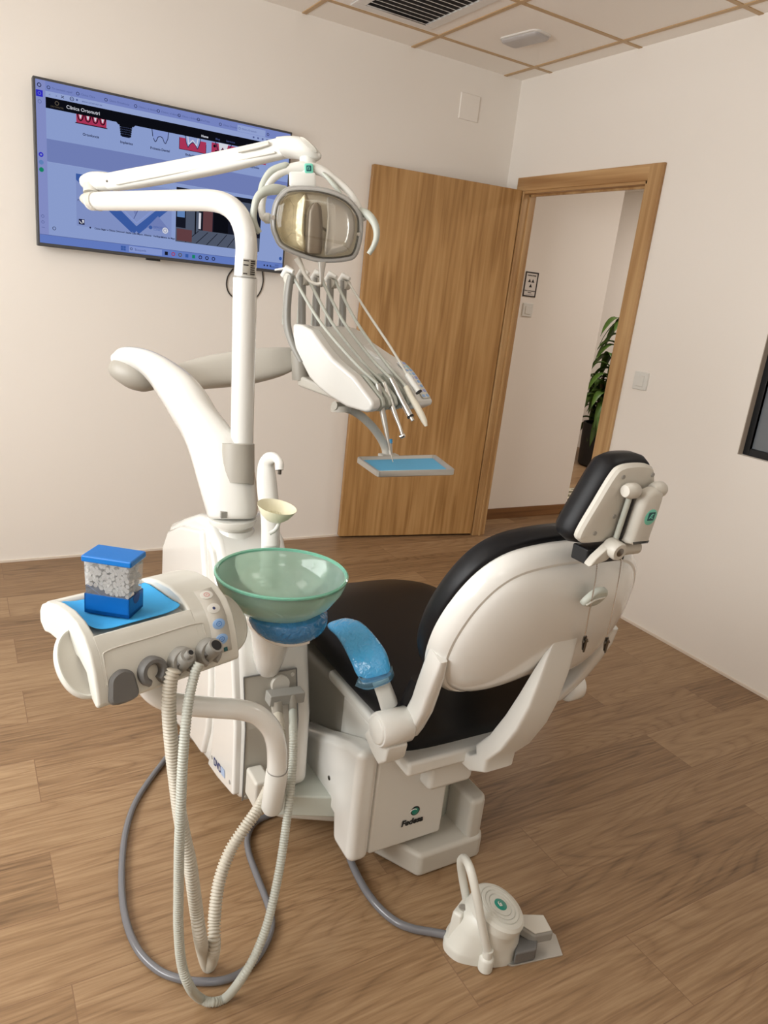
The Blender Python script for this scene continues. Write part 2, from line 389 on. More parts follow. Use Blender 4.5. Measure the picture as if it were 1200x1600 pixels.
mt['reveal'] = plain('grey_reveal', srgb(176, 164, 150), .8)
mt['vent'] = plain('vent_white', srgb(226, 222, 216), .45)
mt['ventdark'] = plain('vent_dark', srgb(52, 48, 46), .9)
mt['diff'] = plain('lamp_diffuser', srgb(186, 182, 180), .35, var=.06)
mt['reflector'] = plain('faceted_reflector', srgb(250, 243, 226), .3, metal=.0, bump=.3, bscale=60, var=.08, vscale=26)
mt['gold_reflection'] = plain('gold_reflection_tint', srgb(234, 222, 188), .28, metal=.15, bump=.6, bscale=90, var=.14, vscale=40)
mt['white_reflection'] = plain('bright_reflection_tint', srgb(246, 244, 240), .16, metal=.25, bump=.15, bscale=60)
mt['shade'] = plain('grey_bulb_shield', srgb(168, 158, 146), .35, metal=.4)
mt['lens'] = clear('lamp_shield_clear', (.96, .95, .92, 1), .02, 1.0)
mt['rimclear'] = clear('lamp_shield_rim', (.95, .94, .92, 1), .05, 1.0, .28, (.90, .89, .86, 1))
mt['boxclear'] = clear('dispenser_clear', (.95, .96, .97, 1), .05, 1.2, .13, (.85, .86, .88, 1))
mt['filmclear'] = clear('clear_film', (.72, .88, .97, 1), .08, 1.6, .15, (.25, .58, .80, 1))
def bowl_glass():
    """frosted green glass wall: part of the light goes straight through tinted, part is scattered by the frosting"""
    m = bpy.data.materials.new('frosted_green_glass'); m.use_nodes = True; nt = m.node_tree; nt.nodes.clear(); nn = nt.nodes.new; ln = nt.links.new
    tr = nn('ShaderNodeBsdfTransparent'); tr.inputs[0].default_value = (.88, .965, .925, 1)
    df = nn('ShaderNodeBsdfDiffuse'); df.inputs[0].default_value = srgb(216, 242, 228)
    tl = nn('ShaderNodeBsdfTranslucent'); tl.inputs[0].default_value = srgb(214, 246, 230)
    gl = nn('ShaderNodeBsdfGlossy'); gl.inputs['Roughness'].default_value = .06
    m0 = nn('ShaderNodeMixShader'); m0.inputs[0].default_value = .68; ln(df.outputs[0], m0.inputs[1]); ln(tl.outputs[0], m0.inputs[2])
    m1 = nn('ShaderNodeMixShader'); m1.inputs[0].default_value = .60; ln(tr.outputs[0], m1.inputs[1]); ln(m0.outputs[0], m1.inputs[2])
    fr = nn('ShaderNodeFresnel'); fr.inputs[0].default_value = 1.45
    m2 = nn('ShaderNodeMixShader'); ln(fr.outputs[0], m2.inputs[0]); ln(m1.outputs[0], m2.inputs[1]); ln(gl.outputs[0], m2.inputs[2])
    o = nn('ShaderNodeOutputMaterial'); ln(m2.outputs[0], o.inputs[0]); return m
mt['glass'] = bowl_glass()
mt['glassrim'] = plain('green_glass_rim', srgb(140, 212, 186), .12, trans=.4, coat=.5)
# ------------------------------------------------------------------ the room
H = 2.62; XL, YN = -4.35, -5.6
structure(MB().bx(XL-.1, 4.0, YN-.1, 4.2, -.08, 0).build('floor', mt['floor']))
ceil = structure(MB().bx(XL-.1, 4.0, YN-.1, 4.2, H, H+.08).build('ceiling', mt['ceil']))
g = MB()
for k in range(8):
    x = -.115 - .6*k; g.bx(x-.011, x+.011, YN, 0, H-.004, H+.001)
for k in range(9):
    y = -.24 - .61*k; g.bx(XL, 0, y-.011, y+.011, H-.0035, H+.001)
g.build('ceiling_grid', mt['grid'], ceil)
structure(MB().bx(XL-.1, 0.066, 0, .1, 0, H).build('wall_back', mt['wall']))
# right wall with the doorway and the dark interior window
DY0, DY1, DZ = -1.066, -.178, 2.045
WY0, WY1, WZ0, WZ1 = -3.7, -1.822, .937, 2.15
w = MB()
T_ = .066
w.bx(0, T_, DY1, 0, 0, H); w.bx(0, T_, DY0, DY1, DZ, H); w.bx(0, T_, WY1, DY0, 0, H)
w.bx(0, T_, WY0, WY1, 0, WZ0); w.bx(0, T_, WY0, WY1, WZ1, H); w.bx(0, T_, YN, WY0, 0, H)
structure(w.build('wall_right', mt['wallR']))
# left wall with the daylight window, near wall behind the camera
LY0, LY1, LZ0, LZ1 = -3.5, -1.1, .95, 2.3
w = MB()
w.bx(XL-.15, XL, LY1, 0.1, 0, H); w.bx(XL-.15, XL, YN, LY0, 0, H); w.bx(XL-.15, XL, LY0, LY1, 0, LZ0); w.bx(XL-.15, XL, LY0, LY1, LZ1, H)
structure(w.build('wall_left', mt['wall']))
structure(MB().bx(XL-.15, .066, YN-.1, YN, 0, H).build('wall_near', mt['wall']))
fr = MB()
for y in (LY0, (LY0+LY1)/2, LY1): fr.bx(XL-.11, XL-.05, y-.035, y+.035, LZ0, LZ1)
for z in (LZ0, LZ1): fr.bx(XL-.11, XL-.05, LY0, LY1, z-.035, z+.035)
structure(fr.build('window_2', mt['white2']))
structure(MB().bx(XL, 0, -.008, .002, 0, .010).build('baseboard_back', mt['caulk']))
structure(MB().bx(-.008, .002, WY0-1, DY0-.085, 0, .010).build('baseboard_right', mt['caulk']))
# interior window
wr = bpy.data.objects.new('window_1', None); COL.objects.link(wr); wr.location = (.05, (WY0+WY1)/2, WZ0); PW[wr] = V(wr.location); structure(wr)
f = MB(); t = .030
f.bx(.030, .066, WY1-t, WY1, WZ0, WZ1); f.bx(.030, .066, WY0, WY0+t, WZ0, WZ1); f.bx(.030, .066, WY0+t, WY1-t, WZ0, WZ0+t); f.bx(.030, .066, WY0+t, WY1-t, WZ1-t, WZ1)
f.build('window_frame', mt['wframe'], wr, bevel=.004)
f = MB(); f.bx(.001, .030, WY1-.003, WY1+.0005, WZ0, WZ1); f.build('reveal', mt['reveal'], wr)
MB().bx(.044, .050, WY0+t, WY1-t, WZ0+t, WZ1-t).build('pane', mt['pane'], wr)
# doorway lining and casing
tr = bpy.data.objects.new('trim_1', None); COL.objects.link(tr); tr.location = (0, (DY0+DY1)/2, 0); PW[tr] = V(tr.location); structure(tr)
f = MB(); f.bx(-.012, .074, DY0-.002, DY0+.02, 0, DZ); f.bx(-.012, .074, DY1-.006, DY1+.006, 0, DZ); f.build('jamb', mt['frame'], tr, bevel=.002)
MB().bx(-.012, .074, DY0, DY1, DZ-.02, DZ+.002).build('head_lining', mt['frameY'], tr, bevel=.002)
f = MB(); f.bx(.030, .042, DY1-.014, DY1-.006, 0, DZ-.02); f.bx(.030, .042, DY0+.02, DY0+.030, 0, DZ-.02); f.bx(.030, .042, DY0+.02, DY1-.006, DZ-.030, DZ-.02)
f.build('door_stop', mt['frame'], tr)
f = MB()
for xs in ((-.016, 0), (.066, .078)):
    f.bx(xs[0], xs[1], DY0-.075, DY0+.008, 0, DZ+.066); f.bx(xs[0], xs[1], DY1-.008, DY1+.062, 0, DZ-.006)
f.build('casing', mt['frame'], tr, bevel=.003)
f = MB()
for xs in ((-.016, 0), (.066, .078)): f.bx(xs[0], xs[1], DY0+.008, DY1+.062, DZ-.006, DZ+.066)
f.build('casing_rail', mt['frameY'], tr, bevel=.003)
# the open door leaf, folded back almost to the TV wall
an = math.radians(8.7); hp = V((-.022, -.178, 0)); du = V((-math.cos(an), math.sin(an), 0)); dn = V((math.sin(an), math.cos(an), 0))
lf = MB(); lf.prism([hp + V((0,0,.012)), hp + du*.885 + V((0,0,.012)), hp + du*.885 + V((0,0,2.042)), hp + V((0,0,2.042))], dn*.038)
leaf = structure(lf.build('door_1', mt['door'], bevel=.002))
f = MB()
for z in (.25, 1.05, 1.85): f.cyl(hp + V((.004, .012, z-.045)), hp + V((.004, .012, z+.045)), .007)
f.build('hinge', mt['dsteel'], leaf)
# hallway seen through the doorway
structure(MB().bx(.066, 1.035, .09, .19, 0, H).build('wall_hall', mt['wall']))
structure(MB().bx(.08, 1.04, .078, .09, 0, .075).build('baseboard_hall', mt['skirt'], bevel=.002))
structure(MB().bx(.94, 1.035, .19, 4.2, 0, H).build('wall_corner', mt['wall']))
structure(MB().bx(3.12, 3.22, -3.2, 4.2, 0, H).build('wall_far', mt['wall']))
structure(MB().bx(.94, 3.22, 4.1, 4.2, 0, H).build('wall_end', mt['wall']))
structure(MB().bx(.066, 3.22, -3.3, -3.2, 0, H).build('wall_hallway_near', mt['wall']))
# ---- lights: window daylight and hall lamp, with added unseen fill
def area(name, loc, target, sx, sy, power, col):
    l = bpy.data.lights.new(name, 'AREA'); l.shape = 'RECTANGLE'; l.size = sx; l.size_y = sy; l.energy = power; l.color = col
    o = bpy.data.objects.new(name, l); COL.objects.link(o); o.location = loc
    o.rotation_euler = (V(target)-V(loc)).to_track_quat('-Z', 'Y').to_euler(); return o
area('window_daylight', (XL-.12, (LY0+LY1)/2, (LZ0+LZ1)/2), (0, (LY0+LY1)/2, .9), LY1-LY0-.1, LZ1-LZ0-.1, P_WIN, (1, .995, .975))
for (lx, ly) in ((-1.0, -3.2), (-3.1, -4.4), (-3.1, -1.9)):  # unseen glowing panels added for soft fill and reflections
    p = thing('ceiling_fill_panel', (lx, ly, H-.02), 'added unseen glowing ceiling panel filling the treatment room with light', 'lamp', 'added ceiling fill panels')
    MB().bx(lx-.29, lx+.29, ly-.29, ly+.29, H-.016, H-.001).build('frame', mt['vent'], p)
    MB().bx(lx-.27, lx+.27, ly-.27, ly+.27, H-.02, H-.0155).build('diffuser', glow('ceiling_fill_glow', (1, .95, .88, 1), G_CEIL), p)
area('hall_lamp', (1.5, -1.3, H-.06), (1.5, -1.2, 0), .5, .5, P_HALL, (1, .93, .86))
area('hall_fill_far', (1.9, .9, H-.06), (1.9, 1.0, 0), .6, .6, P_HALL*1.25, (1, .93, .88))  # unseen second light, added to brighten the far end of the hall
wd = bpy.data.worlds.new('daylight'); S.world = wd; wd.use_nodes = True
wd.node_tree.nodes['Background'].inputs[0].default_value = (.85, .92, 1, 1); wd.node_tree.nodes['Background'].inputs[1].default_value = 1.0
S.view_settings.view_transform = 'Standard'; S.view_settings.look = 'None'; S.view_settings.gamma = 1; S.view_settings.exposure = EXPO
S.view_settings.use_curve_mapping = False
# ---- fittings on the walls and the ceiling
vt = thing('air_vent', (-1.0, -.545, H), 'white slatted ventilation grille set in the ceiling tile', 'vent')
f = MB(); vx0, vx1, vy0, vy1 = -1.165, -.85, -.80, -.33
f.bx(vx0-.05, vx1+.05, vy1, vy1+.05, H-.008, H); f.bx(vx0-.05, vx1+.05, vy0-.05, vy0, H-.008, H); f.bx(vx0-.05, vx0, vy0, vy1, H-.008, H); f.bx(vx1, vx1+.05, vy0, vy1, H-.008, H)
f.build('frame', mt['vent'], vt, bevel=.002)
MB().bx(vx0, vx1, vy0, vy1, H-.0015, H-.0005).build('backing', mt['ventdark'], vt)
n = 11
for k in range(n):
    y = vy1 - .018 - (vy1-vy0-.02)*k/n
    MB().box(((vx0+vx1)/2, y, H-.009), (vx1-vx0, .024 if k < 1 else .014, .0016), Matrix.Rotation(math.radians(18), 3, 'X')).build('slat', mt['vent'], vt)
el = thing('emergency_light', (-.436, -.548, H), 'small translucent emergency light on the ceiling tile near the corner', 'lamp')
o = rrect(.115, .235, .03); ax = Matrix.Rotation(math.radians(8), 3, 'Z')
MB().pillow(o, (-.436, -.548, H), ax @ V((1,0,0)), ax @ V((0,1,0)), V((0,0,-1)), [(-.004, 0), (-.004, .006), (0, .008)]).build('base', mt['vent'], el)
MB().pillow(o, (-.436, -.548, H), ax @ V((1,0,0)), ax @ V((0,1,0)), V((0,0,-1)), [(.004, .006), (.004, .014), (.010, .020), (.020, .022)]).build('diffuser', mt['diff'], el)
f = MB(); f.pillow(rrect(.126, .128, .004), (-.328, 0, 2.42), V((1,0,0)), V((0,0,1)), V((0,-1,0)), [(0, 0), (0, .004), (.003, .007)])
tag(f.build('cover_plate', mt['wall']), 'square blank cover plate on the back wall below the ceiling', 'cover plate')
def switch(c, X, N, label):
    t = thing('light_switch', c, label, 'light switch'); Z = V((0,0,1))
    MB().pillow(rrect(.084, .084, .006), c, X, Z, N, [(0, 0), (0, .006), (.003, .009)]).build('plate', mt['white2'], t)
    MB().pillow(rrect(.046, .052, .003), V(c)+N*.009, X, Z, N, [(0, -.002), (0, .001), (.002, .004)]).build('rocker', mt['white2'], t)
switch((0, -1.248, 1.152), V((0,-1,0)), V((-1,0,0)), 'white light switch on the right wall beside the door frame')
switch((.372, .09, 1.407), V((1,0,0)), V((0,-1,0)), 'white light switch in the hallway below the radiation sign')
# radiation warning sign
sg = thing('radiation_sign', (.366, .09, 1.49), 'framed radiation warning sign with three triangles in the hallway', 'sign')
sx0, sx1, sz0, sz1 = .314, .419, 1.488, 1.638; Y0 = .09
MB().bx(sx0, sx1, Y0-.003, Y0, sz0, sz1).build('sheet', mt['signw'], sg)
f = MB(); b = .0075
f.bx(sx0, sx1, Y0-.005, Y0-.002, sz1-b, sz1); f.bx(sx0, sx1, Y0-.005, Y0-.002, sz0, sz0+b); f.bx(sx0, sx0+b, Y0-.005, Y0-.002, sz0+b, sz1-b); f.bx(sx1-b, sx1, Y0-.005, Y0-.002, sz0+b, sz1-b)
f.build('border', mt['ink'], sg)
f = MB(); cx, cz = .367, 1.571; Y1 = Y0-.0035
def tri(c, r, a0, spread=38):
    pts = [c + V((r*math.cos(math.radians(a)), 0, r*math.sin(math.radians(a)))) for a in (a0-spread, a0-spread/3, a0+spread/3, a0+spread)]
    return pts
for a0 in (140, 40, 270):
    cc = V((cx, Y1, cz)); d0 = V((math.cos(math.radians(a0)), 0, math.sin(math.radians(a0))))
    f.add([cc + V((.018*math.cos(math.radians(a0))+.0145*math.cos(math.radians(q)), 0, .018*math.sin(math.radians(a0))+.0145*math.sin(math.radians(q)))) for q in (90, 210, 330)], [(0,1,2)])
XX, ZZ = V((1,0,0)), V((0,0,1))
f.text('RADIACIONES', .0105, (cx, Y1, 1.613), XX, ZZ, 'CENTER', bold=.0004)
f.text('ZONA CONTROLADA', .0085, (cx, Y1, 1.521), XX, ZZ, 'CENTER', bold=.0003)
f.text('RIESGO', .0085, (cx, Y1, 1.511), XX, ZZ, 'CENTER', bold=.0003)
f.text('de irradiación externa', .0062, (cx, Y1, 1.501), XX, ZZ, 'CENTER')
f.build('print', mt['ink'], sg, fix=False)
# plant in the hallway
pc = V((2.62, 1.33, 0))
pl = thing('potted_plant', pc, 'tall dracaena in a black pot standing in the hallway', 'plant')
MB().lathe([(.17, 0), (.19, .02), (.205, .40), (.205, .42), (.185, .42), (.18, .36)], pc, n=40).build('pot', mt['pot'], pl)
MB().lathe([(.0001, .375), (.182, .375)], pc, n=40).build('soil', mt['soil'], pl)
stems = [(-.07, -.02, 1.05), (.05, .03, 1.35), (-.01, .08, .85), (.09, -.06, .75)]
for sx, sy, h in stems:
    MB().tube(crom([pc + V((sx, sy, .36)), pc + V((sx*1.2, sy*1.3, h*.6)), pc + V((sx*1.5, sy*1.6, h))], 4), .016, 8).build('stem', mt['stem'], pl)
MB().cyl(pc + V((.1, .02, .36)), pc + V((.22, .06, 1.72)), .014, 10).build('support_stake', mt['black'], pl)
lv = MB(); R = random.Random(5)
def blade(base, az, L, w0, lift, droop):
    d = V((math.cos(az), math.sin(az), 0)); s_ = V((-math.sin(az), math.cos(az), 0)); n = 9; a = []; b = []
    for i in range(n):
        t = i/(n-1); p = base + d*(L*t*(1-.18*t)) + V((0,0, L*(lift*t - droop*t*t)))
        w = w0*(math.sin(math.pi*min(1, .12+.88*t)))**.7*(1 if t < .98 else .2); k = V((0,0,w*.35))
        a.append(p + s_*w + k); b.append(p - s_*w + k)
    c = [(x+y)/2 - V((0,0,w0*.3)) for x, y in zip(a, b)]
    lv.add(a+c+b, [(i, i+1, n+i+1, n+i) for i in range(n-1)] + [(n+i, n+i+1, 2*n+i+1, 2*n+i) for i in range(n-1)])
for sx, sy, h in stems:
    for lay in range(8):
        z = h*(.42+.58*lay/7)
        for k in range(5):
            az = R.uniform(0, 6.28); L = R.uniform(.24, .40)
            blade(pc + V((sx*1.4, sy*1.5, z)), az, L, R.uniform(.034, .048), R.uniform(.5, 1.0), R.uniform(.9, 1.6))
lv.build('leaves', mt['leaf'], pl, fix=False, solid=.0015)
# woven mat by the corner
def rugmat():
    m, nt, p, nn, ln = nodes('streaked_mat')
    tc = nn('ShaderNodeTexCoord'); mp = nn('ShaderNodeMapping'); mp.inputs['Scale'].default_value = (6, 22, 1); mp.inputs['Rotation'].default_value = (0, 0, .35); ln(tc.outputs['Object'], mp.inputs['Vector'])
    n = nn('ShaderNodeTexNoise'); n.inputs['Scale'].default_value = 1.0; n.inputs['Detail'].default_value = 1; ln(mp.outputs['Vector'], n.inputs['Vector'])
    cr = nn('ShaderNodeValToRGB'); e = cr.color_ramp.elements; e[0].position = .46; e[0].color = srgb(104, 98, 78); e[1].position = .53; e[1].color = srgb(200, 192, 172)
    ln(n.outputs['Fac'], cr.inputs[0]); ln(cr.outputs[0], p.inputs['Base Color']); p.inputs['Roughness'].default_value = .95; return m
tag(MB().bx(1.06, 1.75, .20, .66, 0, .008).build('floor_mat', rugmat()), 'streaked beige and olive mat on the hallway floor', 'mat')
# ------------------------------------------------------------------ television with the browser page it shows
tx0, tx1, tz0, tz1 = -2.483, -1.365, 1.455, 2.098; TY = -.075
tv = thing('television', ((tx0+tx1)/2, -.03, tz0), 'large flat television on the back wall showing a dental clinic web page', 'television')
MB().bx(tx0, tx1, TY, -.03, tz0, tz1).build('body', mt['tvbody'], tv, bevel=.004)
MB().bx(-2.2, -1.65, -.031, -.0003, 1.6, 1.95).build('wall_bracket', mt['black'], tv)
MB().bx(-2.03, -1.97, TY+.005, TY+.03, tz0-.008, tz0+.004).build('sensor_foot', mt['black'], tv)
GL = .74
def scr(name, r, g, b): return glow('screen_'+name, srgb(r, g, b), GL)
pal = [scr('page', 138, 156, 204), scr('sidebar', 130, 140, 194), scr('tabs', 118, 132, 192), scr('bar', 146, 162, 208), scr('black', 12, 13, 20), scr('band', 112, 126, 180),
       scr('white', 212, 214, 224), scr('red', 168, 52, 86), scr('ink', 30, 34, 66), scr('dim', 78, 90, 142), scr('blue', 58, 90, 160), scr('pale', 132, 150, 206),
       scr('task', 98, 122, 190), scr('violet', 48, 44, 190), scr('green', 24, 128, 98), scr('photo_dark', 22, 24, 36), scr('photo_grey', 78, 86, 104), scr('brick', 96, 62, 66), scr('gold', 92, 84, 70), scr('skyb', 96, 130, 182), scr('card', 128, 144, 194)]
s = MB(); lay = [0]
def R_(x0, x1, z0, z1, m, d=None):
    lay[0] += 1; y = TY - .0004 - lay[0]*.000012; s.mat(m)
    s.add([(x0,y,z0),(x1,y,z0),(x1,y,z1),(x0,y,z1)], [(0,1,2,3)])
def poly(pts, m):
    lay[0] += 1; y = TY - .0004 - lay[0]*.000012; s.mat(m); s.add([(a,y,b) for a, b in pts], [list(range(len(pts)))])
def ring(x, z, r, w, m, n=18):
    lay[0] += 1; y = TY - .0004 - lay[0]*.000012; s.mat(m)
    a = [(x+r*math.cos(2*math.pi*i/n), y, z+r*math.sin(2*math.pi*i/n)) for i in range(n)]; b = [(x+(r-w)*math.cos(2*math.pi*i/n), y, z+(r-w)*math.sin(2*math.pi*i/n)) for i in range(n)]
    s.add(a+b, [(i, (i+1)%n, n+(i+1)%n, n+i) for i in range(n)])
def dot(x, z, r, m): poly([(x+r*math.cos(i*math.pi/8), z+r*math.sin(i*math.pi/8)) for i in range(16)], m)
def T(t, x, z, size, m, al='LEFT', bold=0):
    lay[0] += 1; s.mat(m); s.text(t, size, (x, TY-.0004-lay[0]*.000012, z), XX, ZZ, al, lift=0, bold=bold)
def stroke(pts, w, m):
    for (a, b), (c_, d_) in zip(pts[:-1], pts[1:]):
        L = math.hypot(c_-a, d_-b) or 1; nx, nz = -(d_-b)/L*w/2, (c_-a)/L*w/2
        poly([(a+nx,b+nz),(c_+nx,d_+nz),(c_-nx,d_-nz),(a-nx,b-nz)], m)
a0, a1, b0, b1 = tx0+.010, tx1-.010, tz0+.014, tz1-.010
R_(a0, a1, b0, b1, 0)
R_(a0, -2.437, b0, b1, 1)
R_(-2.437, a1, 2.052, b1, 2); R_(-2.437, a1, 2.030, 2.052, 3)
R_(-2.437, a1, 1.990, 2.030, 4)
# tabs
for x, t in ((-2.425, 'Te contactó aquel'), (-2.315, 'Clínica Clara'), (-2.205, 'Clínica Ortodoncia'), (-2.085, 'Clínica | el dentista'), (-1.99, 'Clínica | el dentista'), (-1.90, 'Clínica | Ortodoncia'), (-1.815, 'YouTube'), (-1.715, 'Clínica Ortodoncia')):
    ring(x, 2.066, .0065, .002, 8); T(t, x+.012, 2.0625, .0105, 9)
R_(-1.635, -1.5, 2.053, 2.080, 3); ring(-1.625, 2.066, .005, .0015, 9); T('Clínica Ortonutri', -1.615, 2.0625, .0105, 9); ring(-1.487, 2.066, .006, .002, 8)
for k in range(6): R_(-1.56+.022*k, -1.552+.022*k, 2.038, 2.045, 9)
T('<', -2.425, 2.0365, .012, 9); T('>', -2.40, 2.0365, .012, 9); stroke([(-2.378, 2.037), (-2.368, 2.046)], .002, 8); stroke([(-2.368, 2.037), (-2.378, 2.046)], .002, 8)
ring(-2.338, 2.0415, .008, .002, 8); T('VPN', -2.3445, 2.0385, .0075, 8); R_(-2.322, -2.315, 2.038, 2.0455, 9); T('www.ortonutri.es', -2.30, 2.038, .011, 9)
# header
ring(-2.395, 2.014, .008, .0025, 18); T('ORTONUTRI', -2.395, 1.9965, .0085, 18, 'CENTER')
T('Clinica Ortonutri', -2.36, 2.0025, .0185, 6, bold=.00012)
T('Home', -1.80, 1.999, .0125, 6, bold=.0004); T('Blog', -1.735, 1.999, .0115, 9); T('Servicios', -1.685, 1.999, .0115, 9); T('Contacto', -1.59, 1.999, .0115, 9)
# the services row
R_(-2.322, -2.204, 1.958, 1.990, 7); R_(-2.326, -2.200, 1.955, 1.9585, 4)
for k in range(4):
    x = -2.306 + .029*k; stroke([(x-.012, 1.990), (x-.007, 1.972), (x, 1.967), (x+.007, 1.972), (x+.012, 1.990)], .004, 4); poly([(x-.005, 1.989), (x+.005, 1.989), (x+.002, 1.975), (x-.002, 1.975)], 6)
T('Ortodoncia', -2.266, 1.9135, .0135, 8, 'CENTER', .0003)
poly([(-2.165, 1.9905), (-2.085, 1.9905), (-2.094, 1.982), (-2.156, 1.982)], 4)
for k in range(5): R_(-2.151+.001*k, -2.099-.001*k, 1.975-.0085*k, 1.982-.0085*k, 4)
poly([(-2.146, 1.947), (-2.104, 1.947), (-2.110, 1.937), (-2.140, 1.937)], 4)
for k in range(5): R_(-2.146, -2.104, 1.9735-.0085*k, 1.9748-.0085*k, 8)
T('Implantes', -2.122, 1.9115, .0135, 8, 'CENTER', .0003)
poly([(-2.016, 1.9895), (-1.944, 1.9895), (-1.948, 1.962), (-1.958, 1.943), (-1.968, 1.962), (-1.980, 1.967), (-1.992, 1.962), (-2.002, 1.943), (-2.012, 1.962)], 11)
stroke([(-2.016, 1.990), (-2.012, 1.962)], .003, 8); stroke([(-2.010, 1.956), (-2.002, 1.942), (-1.997, 1.946), (-1.990, 1.963), (-1.980, 1.967), (-1.970, 1.963), (-1.963, 1.946), (-1.957, 1.942), (-1.948, 1.962), (-1.944, 1.990)], .003, 8)
T('Prótesis Dental', -1.98, 1.9105, .0135, 8, 'CENTER', .0003)
R_(-1.897, -1.777, 1.933, 1.980, 7); stroke([(-1.897, 1.98), (-1.897, 1.933), (-1.777, 1.933), (-1.777, 1.97)], .002, 4)
poly([(-1.872, 1.9895), (-1.802, 1.9895), (-1.808, 1.962), (-1.816, 1.946), (-1.826, 1.96), (-1.837, 1.968), (-1.848, 1.96), (-1.858, 1.946), (-1.866, 1.962)], 3)
stroke([(-1.872, 1.9895), (-1.866, 1.962), (-1.858, 1.945), (-1.848, 1.961), (-1.837, 1.969), (-1.826, 1.961), (-1.816, 1.945), (-1.808, 1.962), (-1.802, 1.9895)], .003, 8)
stroke([(-1.860, 1.9895), (-1.856, 1.958), (-1.838, 1.978), (-1.820, 1.958), (-1.814, 1.9895)], .0035, 6)
T('Endodoncia', -1.837, 1.9105, .0135, 8, 'CENTER', .0003)
R_(-1.752, -1.632, 1.933, 1.985, 7); dot(-1.738, 1.972, .006, 4); dot(-1.730, 1.95, .006, 4); stroke([(-1.735, 1.989), (-1.717, 1.945), (-1.70, 1.968), (-1.683, 1.945), (-1.66, 1.989)], .004, 8)
poly([(-1.72, 1.989), (-1.715, 1.95), (-1.70, 1.973), (-1.684, 1.95), (-1.675, 1.989)], 6)
T('Periodoncia', -1.692, 1.9105, .0135, 8, 'CENTER', .0003)
R_(-1.608, -1.49, 1.933, 1.985, 7); dot(-1.545, 1.955, .026, 4); dot(-1.545, 1.955, .02, 7)
T('Nutrición', -1.548, 1.9105, .0135, 8, 'CENTER', .0003)
R_(-2.437, a1, 1.790, 1.876, 5); R_(-2.437, a1, 1.788, 1.7895, 3)
T('QUIÉNES SOMOS', -1.812, 1.823, .030, 8, 'RIGHT', .0006)
# card with the blue chevron
R_(-2.327, -1.924, 1.555, 1.762, 20)
poly([(-2.327, 1.762), (-2.290, 1.762), (-2.080, 1.572), (-1.912, 1.724), (-1.945, 1.724), (-1.943, 1.72), (-2.078, 1.553+.02), (-2.10, 1.556), (-2.327, 1.738)], 10)
poly([(-2.31, 1.762), (-2.27, 1.762), (-2.078, 1.586), (-1.924, 1.725), (-1.924, 1.762)], 20)
poly([(-2.045, 1.69), (-2.11, 1.69), (-2.085, 1.632)], 5); stroke([(-2.05, 1.70), (-2.09, 1.615)], .003, 9)
stroke([(-2.255, 1.715), (-2.078, 1.565)], .030, 10); stroke([(-2.078, 1.565), (-1.94, 1.69)], .030, 10); R_(-2.15, -2.0, 1.5450, 1.5555, 0)
stroke([(-2.225, 1.72), (-2.078, 1.598), (-1.965, 1.70)], .006, 11)
poly([(-1.985, 1.64), (-2.035, 1.585), (-1.93, 1.585)], 5); dot(-2.017, 1.588, .008, 10); T('ESPACIO', -2.004, 1.589, .0105, 10); T('CLÍNICO', -2.004, 1.578, .0105, 10); dot(-1.952, 1.583, .013, 6); ring(-1.952, 1.583, .008, .002, 9)
R_(-2.318, -2.295, 1.562, 1.584, 8); dot(-2.301, 1.577, .0045, 6); stroke([(-2.316, 1.576), (-2.309, 1.567), (-2.297, 1.571)], .003, 6)
T('Por', -2.322, 1.654, .012, 8); dot(-2.272, 1.554, .0035, 8); T('Cómo llegar a Clínica Ortonutri desde Calle Mayor, Alicante · Verificar la', -2.255, 1.5500, .0098, 8, bold=.0003); T('problema de Maps', -1.98, 1.5500, .0098, 8, bold=.0003)
# street photograph
R_(-1.905, -1.50, 1.543, 1.775, 15); R_(-1.905, -1.50, 1.543, 1.605, 16); R_(-1.86, -1.80, 1.58, 1.70, 16); R_(-1.90, -1.865, 1.65, 1.70, 19); R_(-1.78, -1.735, 1.605, 1.70, 17); R_(-1.818, -1.812, 1.585, 1.72, 4); R_(-1.73, -1.66, 1.605, 1.69, 4); R_(-1.80, -1.79, 1.61, 1.68, 6); R_(-1.60, -1.54, 1.70, 1.755, 16)
for k in range(7): stroke([(-1.86+.05*k, 1.545), (-1.80+.045*k, 1.60)], .003, 15)
R_(-1.90, -1.83, 1.548, 1.60, 17)
# side bar and task bar
ring(-2.4595, 2.068, .008, .003, 8); R_(-2.472, -2.447, 2.026, 2.050, 13); ring(-2.4595, 2.038, .006, .0015, 2); ring(-2.4595, 2.008, .007, .0015, 9)
ring(-2.4595, 1.812, .009, .005, 13); dot(-2.4595, 1.783, .009, 19); dot(-2.4595, 1.755, .009, 14)
ring(-2.4595, 1.575, .006, .0015, 9); ring(-2.4595, 1.552, .006, .0015, 9); R_(-2.465, -2.453, 1.530, 1.5315, 9); ring(-2.416, 1.532, .007, .002, 8)
R_(a0, a1, b0, 1.502, 12); R_(a0, a1, 1.502, 1.5035, 9)
R_(-2.145, -2.135, 1.486, 1.495, 10); R_(-2.134, -2.124, 1.486, 1.495, 10); R_(-2.145, -2.135, 1.476, 1.485, 10); R_(-2.134, -2.124, 1.476, 1.485, 10)
R_(-2.11, -1.965, 1.473, 1.499, 11); ring(-2.10, 1.487, .0055, .002, 8); T('Búsqueda', -2.085, 1.4815, .013, 9)
for k, m in enumerate((15, 7, 18, 10, 14, 8, 15, 8)):
    x = -1.945+.0315*k
    if m in (10, 14, 15) and k < 5: R_(x-.007, x+.007, 1.478, 1.493, m)
    else: ring(x, 1.486, .0085, .0035, m)
for k in range(3): dot(-1.47+.016*k, 1.485, .004, 8)
